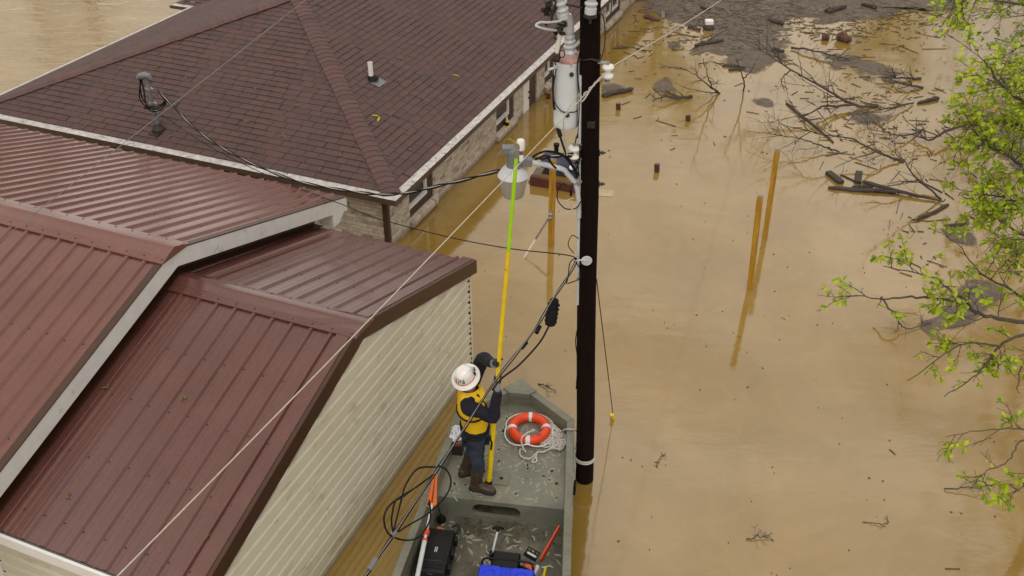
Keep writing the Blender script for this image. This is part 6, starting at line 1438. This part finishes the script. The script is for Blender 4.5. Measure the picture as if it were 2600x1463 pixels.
# ------------------------------------------------------------------ trees on the right bank
def leaf(mb, p, d, up_, L, wd, mi=0):
    s = d.cross(up_); s = s.normalized() if s.length > 1e-5 else V((1, 0, 0)); u2 = s.cross(d).normalized()
    b_ = p; m1 = p+d*L*.35; m2 = p+d*L*.72; t = p+d*L
    mb.add([b_, m1+s*wd*.42+u2*wd*.12, m2+s*wd*.5+u2*wd*.10-u2*L*.04, t-u2*L*.15, m2-s*wd*.5+u2*wd*.10-u2*L*.04, m1-s*wd*.42+u2*wd*.12, m1, m2-u2*L*.03],
           [[0, 6, 1], [6, 7, 2, 1], [7, 3, 2], [0, 5, 6], [6, 5, 4, 7], [7, 4, 3]], mi)
class Tree:
    def __init__(s, seed): s.R = random.Random(seed); s.t = MB(); s.w = MB(); s.l = MB(); s.k = 0
    def limb(s, pts, r0, r1):
        c = catmull(pts, 6); k = len(c); c = [p+V((s.R.gauss(0, .006), s.R.gauss(0, .006), s.R.gauss(0, .006))) for p in c]
        s.t.tube(c, [r0+(r1-r0)*i/(k-1) for i in range(k)], 8); return c
    def cluster(s, p, d, L, n=6, sprd=.9):
        for i in range(n):
            o = V((s.R.gauss(0, 1), s.R.gauss(0, 1), s.R.gauss(0, .7))); q = (d*.6+o*sprd).normalized(); q.z -= .15; q.normalize()
            leaf(s.l, p+q*L*.12-d*s.R.uniform(0, .03), q, V((s.R.gauss(0, .5), s.R.gauss(0, .5), 1)).normalized(), L*s.R.uniform(.6, 1.15), L*s.R.uniform(.38, .55), s.R.random() < .3)
    def twig(s, p, d, L, r0, depth, lp, ls, droop=-.02, n=5):
        pts = [p]; dd = V(d)
        for i in range(n):
            dd = (dd+V((s.R.gauss(0, .14), s.R.gauss(0, .14), s.R.gauss(droop, .12)))).normalized(); pts.append(pts[-1]+dd*(L/n))
        s.w.tube(pts, [max(.0022, r0*(1-.7*i/n)) for i in range(n+1)], 5)
        if depth > 0:
            for _ in range(s.R.randint(2, 4)):
                i = s.R.randint(1, n-1); a = (pts[i+1]-pts[i]).normalized(); o = V((s.R.gauss(0, 1), s.R.gauss(0, 1), s.R.gauss(.1, .8))); o = (o-a*o.dot(a)).normalized()
                s.twig(pts[i], (a*.75+o*.7).normalized(), L*s.R.uniform(.35, .65), r0*.6, depth-1, lp, ls, droop)
        if s.R.random() < lp: s.cluster(pts[-1], dd, ls, s.R.randint(5, 8))
        if s.R.random() < lp*.6: s.cluster(pts[n//2+1], dd, ls*.8, s.R.randint(3, 5))
    def grow(s, c, cnt, L, r0, lp, ls, depth=1, lo=.1, bias=V((0, 0, 0)), droop=-.02):
        k = len(c)
        for _ in range(cnt):
            i = min(k-2, int(k*s.R.uniform(lo, 1))); a = (c[i+1]-c[i]).normalized(); o = V((s.R.gauss(0, 1), s.R.gauss(0, 1), s.R.gauss(.05, .8)))+bias; o = (o-a*o.dot(a)).normalized()
            s.twig(c[i], (a*.65+o*.8).normalized(), s.R.uniform(*L), r0, depth, lp, ls, droop)
    def done(s, loc, label, lm='leaf', name="tree"):
        o = thing(name, loc, label, "tree", None)
        s.t.build("trunk", 'bark', o, smooth=True); s.w.build("twigs", 'twig', o)
        if s.l.v: s.l.build("foliage", [lm, 'leafd'], o, smooth=True)
        return o
def F(x, y, d): return far(x, y, d)
# nearest sapling: the long leafy limb in front of the scum
T1 = Tree(31); base = V((6.6, 8.3, -.8))
c = T1.limb([base, base+V((-.1, .1, 2.2)), F(2760, 930, 9.3), F(2680, 860, 9.3)], .085, .05)
m1 = T1.limb([F(2680, 860, 9.3), F(2600, 822, 9.2), F(2500, 800, 9.1), F(2420, 765, 9.0), F(2330, 755, 8.9), F(2240, 760, 8.85), F(2172, 748, 8.8)], .024, .004)
T1.grow(m1, 13, (.2, .5), .005, .55, .075, 1, .2)
m2 = T1.limb([F(2480, 795, 9.1), F(2420, 740, 9.0), F(2350, 700, 8.9), F(2245, 678, 8.9)], .012, .004); T1.grow(m2, 8, (.15, .4), .0045, .6, .075, 1, .2)
m3 = T1.limb([F(2680, 860, 9.3), F(2590, 850, 9.2), F(2530, 890, 9.2), F(2480, 950, 9.2), F(2395, 1010, 9.2)], .018, .004); T1.grow(m3, 9, (.15, .4), .0045, .5, .07, 1, .25)
m4 = T1.limb([F(2540, 880, 9.2), F(2460, 870, 9.1), F(2400, 900, 9.1), F(2305, 968, 9.1)], .010, .004); T1.grow(m4, 6, (.15, .35), .0045, .5, .07, 1, .25)
m5 = T1.limb([F(2680, 860, 9.3), F(2600, 760, 9.2), F(2500, 700, 9.0), F(2440, 640, 9.0)], .016, .004); T1.grow(m5, 8, (.2, .5), .005, .5, .075, 1, .2)
m6 = T1.limb([F(2760, 930, 9.3), F(2640, 900, 9.2), F(2590, 940, 9.2), F(2585, 1000, 9.2)], .012, .004); T1.grow(m6, 3, (.2, .4), .0045, .5, .07, 1, .3)
T1.done(base, "near sapling reaching a long leafy limb over the scum at mid right")
# low sapling at the bottom right
T2 = Tree(37); base = V((6.5, 6.6, -.8))
T2.limb([base, base+V((0, 0, 1.6)), F(2770, 1120, 8.6), F(2700, 1090, 8.6)], .05, .03)
a_ = T2.limb([F(2700, 1090, 8.6), F(2600, 1088, 8.5), F(2520, 1090, 8.45), F(2405, 1108, 8.4)], .010, .003); T2.grow(a_, 5, (.12, .3), .0035, .35, .07, 1, .3)
a_ = T2.limb([F(2700, 1090, 8.6), F(2600, 1115, 8.5), F(2560, 1170, 8.5), F(2500, 1200, 8.5), F(2465, 1240, 8.5)], .009, .003); T2.grow(a_, 5, (.12, .3), .0035, .3, .07, 1, .4)
a_ = T2.limb([F(2770, 1120, 8.6), F(2640, 1185, 8.6), F(2590, 1240, 8.6), F(2540, 1258, 8.6)], .009, .003); T2.grow(a_, 5, (.12, .3), .0035, .55, .075, 1, .4)
T2.done(base, "low sapling with sparse leaves at the lower right edge")
# leafy tree in the upper right, close to the camera
T3 = Tree(41); base = V((8.4, 9.8, -.8))
T3.limb([base, base+V((.1, .0, 3)), F(2860, 560, 8.2), F(2800, 300, 8.0), F(2780, 60, 7.8)], .13, .06)
for pts_, r0, cnt, dens in (
    ([F(2860, 560, 8.2), F(2700, 470, 8.0), F(2600, 420, 7.9), F(2540, 385, 7.8), F(2490, 365, 7.8)], .022, 26, .95),
    ([F(2800, 300, 8.0), F(2690, 290, 7.7), F(2600, 260, 7.6), F(2530, 200, 7.4), F(2500, 150, 7.2)], .022, 22, .95),
    ([F(2860, 560, 8.2), F(2720, 560, 8.1), F(2620, 530, 8.0), F(2560, 505, 8.0), F(2490, 495, 8.0)], .02, 22, .85),
    ([F(2800, 300, 8.0), F(2700, 330, 8.1), F(2600, 320, 8.2), F(2530, 310, 8.3), F(2450, 322, 8.4)], .02, 20, .9),
    ([F(2860, 560, 8.2), F(2720, 620, 8.4), F(2620, 610, 8.4), F(2540, 560, 8.4), F(2470, 525, 8.4)], .018, 17, .8),
    ([F(2780, 60, 7.8), F(2680, 30, 8.2), F(2580, 10, 8.6), F(2490, -5, 8.9), F(2410, 5, 9.2)], .02, 20, .8),
    ([F(2780, 60, 7.8), F(2690, 120, 8.0), F(2620, 160, 8.0), F(2570, 220, 7.9)], .018, 16, .95),
    ([F(2860, 560, 8.2), F(2700, 680, 8.6), F(2620, 690, 8.6), F(2560, 660, 8.6)], .014, 10, .7)):
    c = T3.limb(pts_, r0, .005); T3.grow(c, int(cnt*1.0), (.15, .42), .0042, dens*.8, .064, 1, .3)
T3.done(base, "bright leafy tree leaning in from the upper right edge")
# bare thicket behind
for j, (seed, bx_, by_, lab_) in enumerate(((51, 9.6, 15.0, "nearest bare twiggy tree of the thicket behind the bright leaves"), (52, 11.5, 19.5, "middle bare twiggy tree of the thicket with small pale leaves"), (53, 13.6, 25.0, "farthest bare twiggy tree of the thicket at the top right corner"))):
    T = Tree(seed); base = V((bx_+.9, by_, -.8)); R_ = T.R
    for q in range(5):
        a0 = math.pi+R_.uniform(-1.1, 1.1); hgt = R_.uniform(1.2, 3.6); out = R_.uniform(1.6, 3.6)
        p1 = base+V((math.cos(a0)*out*.25, math.sin(a0)*out*.3, hgt*.7)); p2 = base+V((math.cos(a0)*out*.6, math.sin(a0)*out*.6, hgt*1.0+.4)); p3 = base+V((math.cos(a0)*out, math.sin(a0)*out, hgt*.9+R_.uniform(-.5, .6)))
        c = T.limb([base+V((R_.gauss(0, .15), R_.gauss(0, .15), 0)), p1, p2, p3], .034, .006); T.grow(c, 15, (.5, 1.4), .006, .36 if j < 2 else .5, .12, 1, .2, V((-.3, 0, 0)))
    T.done(base, lab_, 'leafd')
# trees beyond the frame that the water mirrors: bare ones across the river, greening ones round the yard
for j, (seed, bx_, by_, hh, lp_, lab_) in enumerate(((61, -24, 55, 13, 0, "bare riverside tree mirrored in the water, left of the others"), (62, -19, 60, 15, 0, "bare riverside tree mirrored in the water, middle of three"), (63, -28.5, 58, 14, 0, "bare riverside tree mirrored in the water, outermost"), (64, 4, 62, 19, .5, "greening tree beyond the yard mirrored by the house end"), (65, 9, 58, 17, .5, "greening tree beyond the yard mirrored behind the chip mat"), (66, 24, 60, 15, .5, "greening tree mirrored in the water beside the thicket"), (67, 16.5, 24, 15, .25, "tall leafy tree beyond the right edge mirrored in mid water"), (68, 15.8, 17, 13, .25, "tall leafy tree beyond the right edge mirrored in near water"))):
    T = Tree(seed); base = V((bx_, by_, -.8)); R_ = T.R
    c = T.limb([base, base+V((.2, 0, hh*.4)), base+V((-.2, .2, hh*.75)), base+V((.1, 0, hh))], .32, .05)
    nl = 16 if lp_ == 0 or lp_ < .3 else 26
    for q in range(nl):
        f = R_.uniform(.25 if lp_ == 0 else .45, .97); p = base+V((0, 0, hh*f)); a0 = R_.uniform(0, 6.28); L = (1.2-f)*hh*.5
        cc_ = T.limb([p, p+V((math.cos(a0)*L*.5, math.sin(a0)*L*.5, L*.3)), p+V((math.cos(a0)*L, math.sin(a0)*L, L*.6))], .09, .02); T.grow(cc_, 6 if lp_ == 0 else 9, (.8, 2.2), .018, lp_, .26, 1, .2)
    T.done(base, lab_, 'leafd')

# ------------------------------------------------------------------ fallen leaves on the roofs
def fallen(p, n, L, mat, label, grp):
    R_ = random.Random(int(p.x*991+p.y*77)); mb = MB(); a = R_.uniform(0, 6.28); u = n.orthogonal().normalized(); w_ = n.cross(u)
    for k in range(R_.choice((1, 2, 2, 3))):
        t = a+k*R_.uniform(.7, 1.6); leaf(mb, p+n*.022, (u*math.cos(t)+w_*math.sin(t)+n*.12).normalized(), n, L*R_.uniform(.7, 1.2), L*.30)
    return tag(mb.build("fallen_leaf", mat, loc=p), label, "leaf", grp)
pf0 = H(EA, EB, EZ); nfp = (UP-E2*SLH).normalized(); nrp = (UP+E1*SLH).normalized()
for x, y in ((687, 159), (647, 232), (760, 267), (627, 313), (722, 345), (217, 325), (393, 174), (480, 193), (436, 345), (866, 391), (808, 431), (310, 176), (570, 228), (545, 363)):
    fallen(onplane(x, y, pf0, nfp), nfp, .085, 'bud', "small pale fallen leaf on the front slope of the shingle roof", "fallen leaves on the front shingle slope")
for x, y in ((1015, 151), (1037, 144), (1017, 208), (1092, 252), (1084, 263), (985, 408), (1160, 102), (1200, 60), (1340, 80), (1290, 45), (1040, 385)):
    fallen(onplane(x, y, pf0, nrp), nrp, .085, 'bud', "small pale fallen leaf on the right slope of the shingle roof", "fallen leaves on the right shingle slope")
fallen(onplane(964, 299, pf0, nrp), nrp, .16, 'leaf', "bright green fallen leaf on the shingle roof near the hip", None)
fallen(onplane(1168, 198, pf0, nrp), nrp, .14, 'leaf', "green fallen leaf on the right shingle slope, nearer the gutter", None)
n1 = (UP-E2*SL).normalized(); r0_ = H(-5, BR, ZR)
for x, y, l in ((163, 1260, "yellowish fallen leaf on the low shed roof near the white eave"), (277, 988, "green fallen leaf on the low shed roof in the dark strip"), (534, 1360, "yellowish fallen leaf on the low shed roof near the dark rake trim"), (468, 1004, "thin pale fallen leaf in the middle of the low shed roof")):
    fallen(onplane(x, y, r0_, n1), n1, .075, 'bud', l, None)
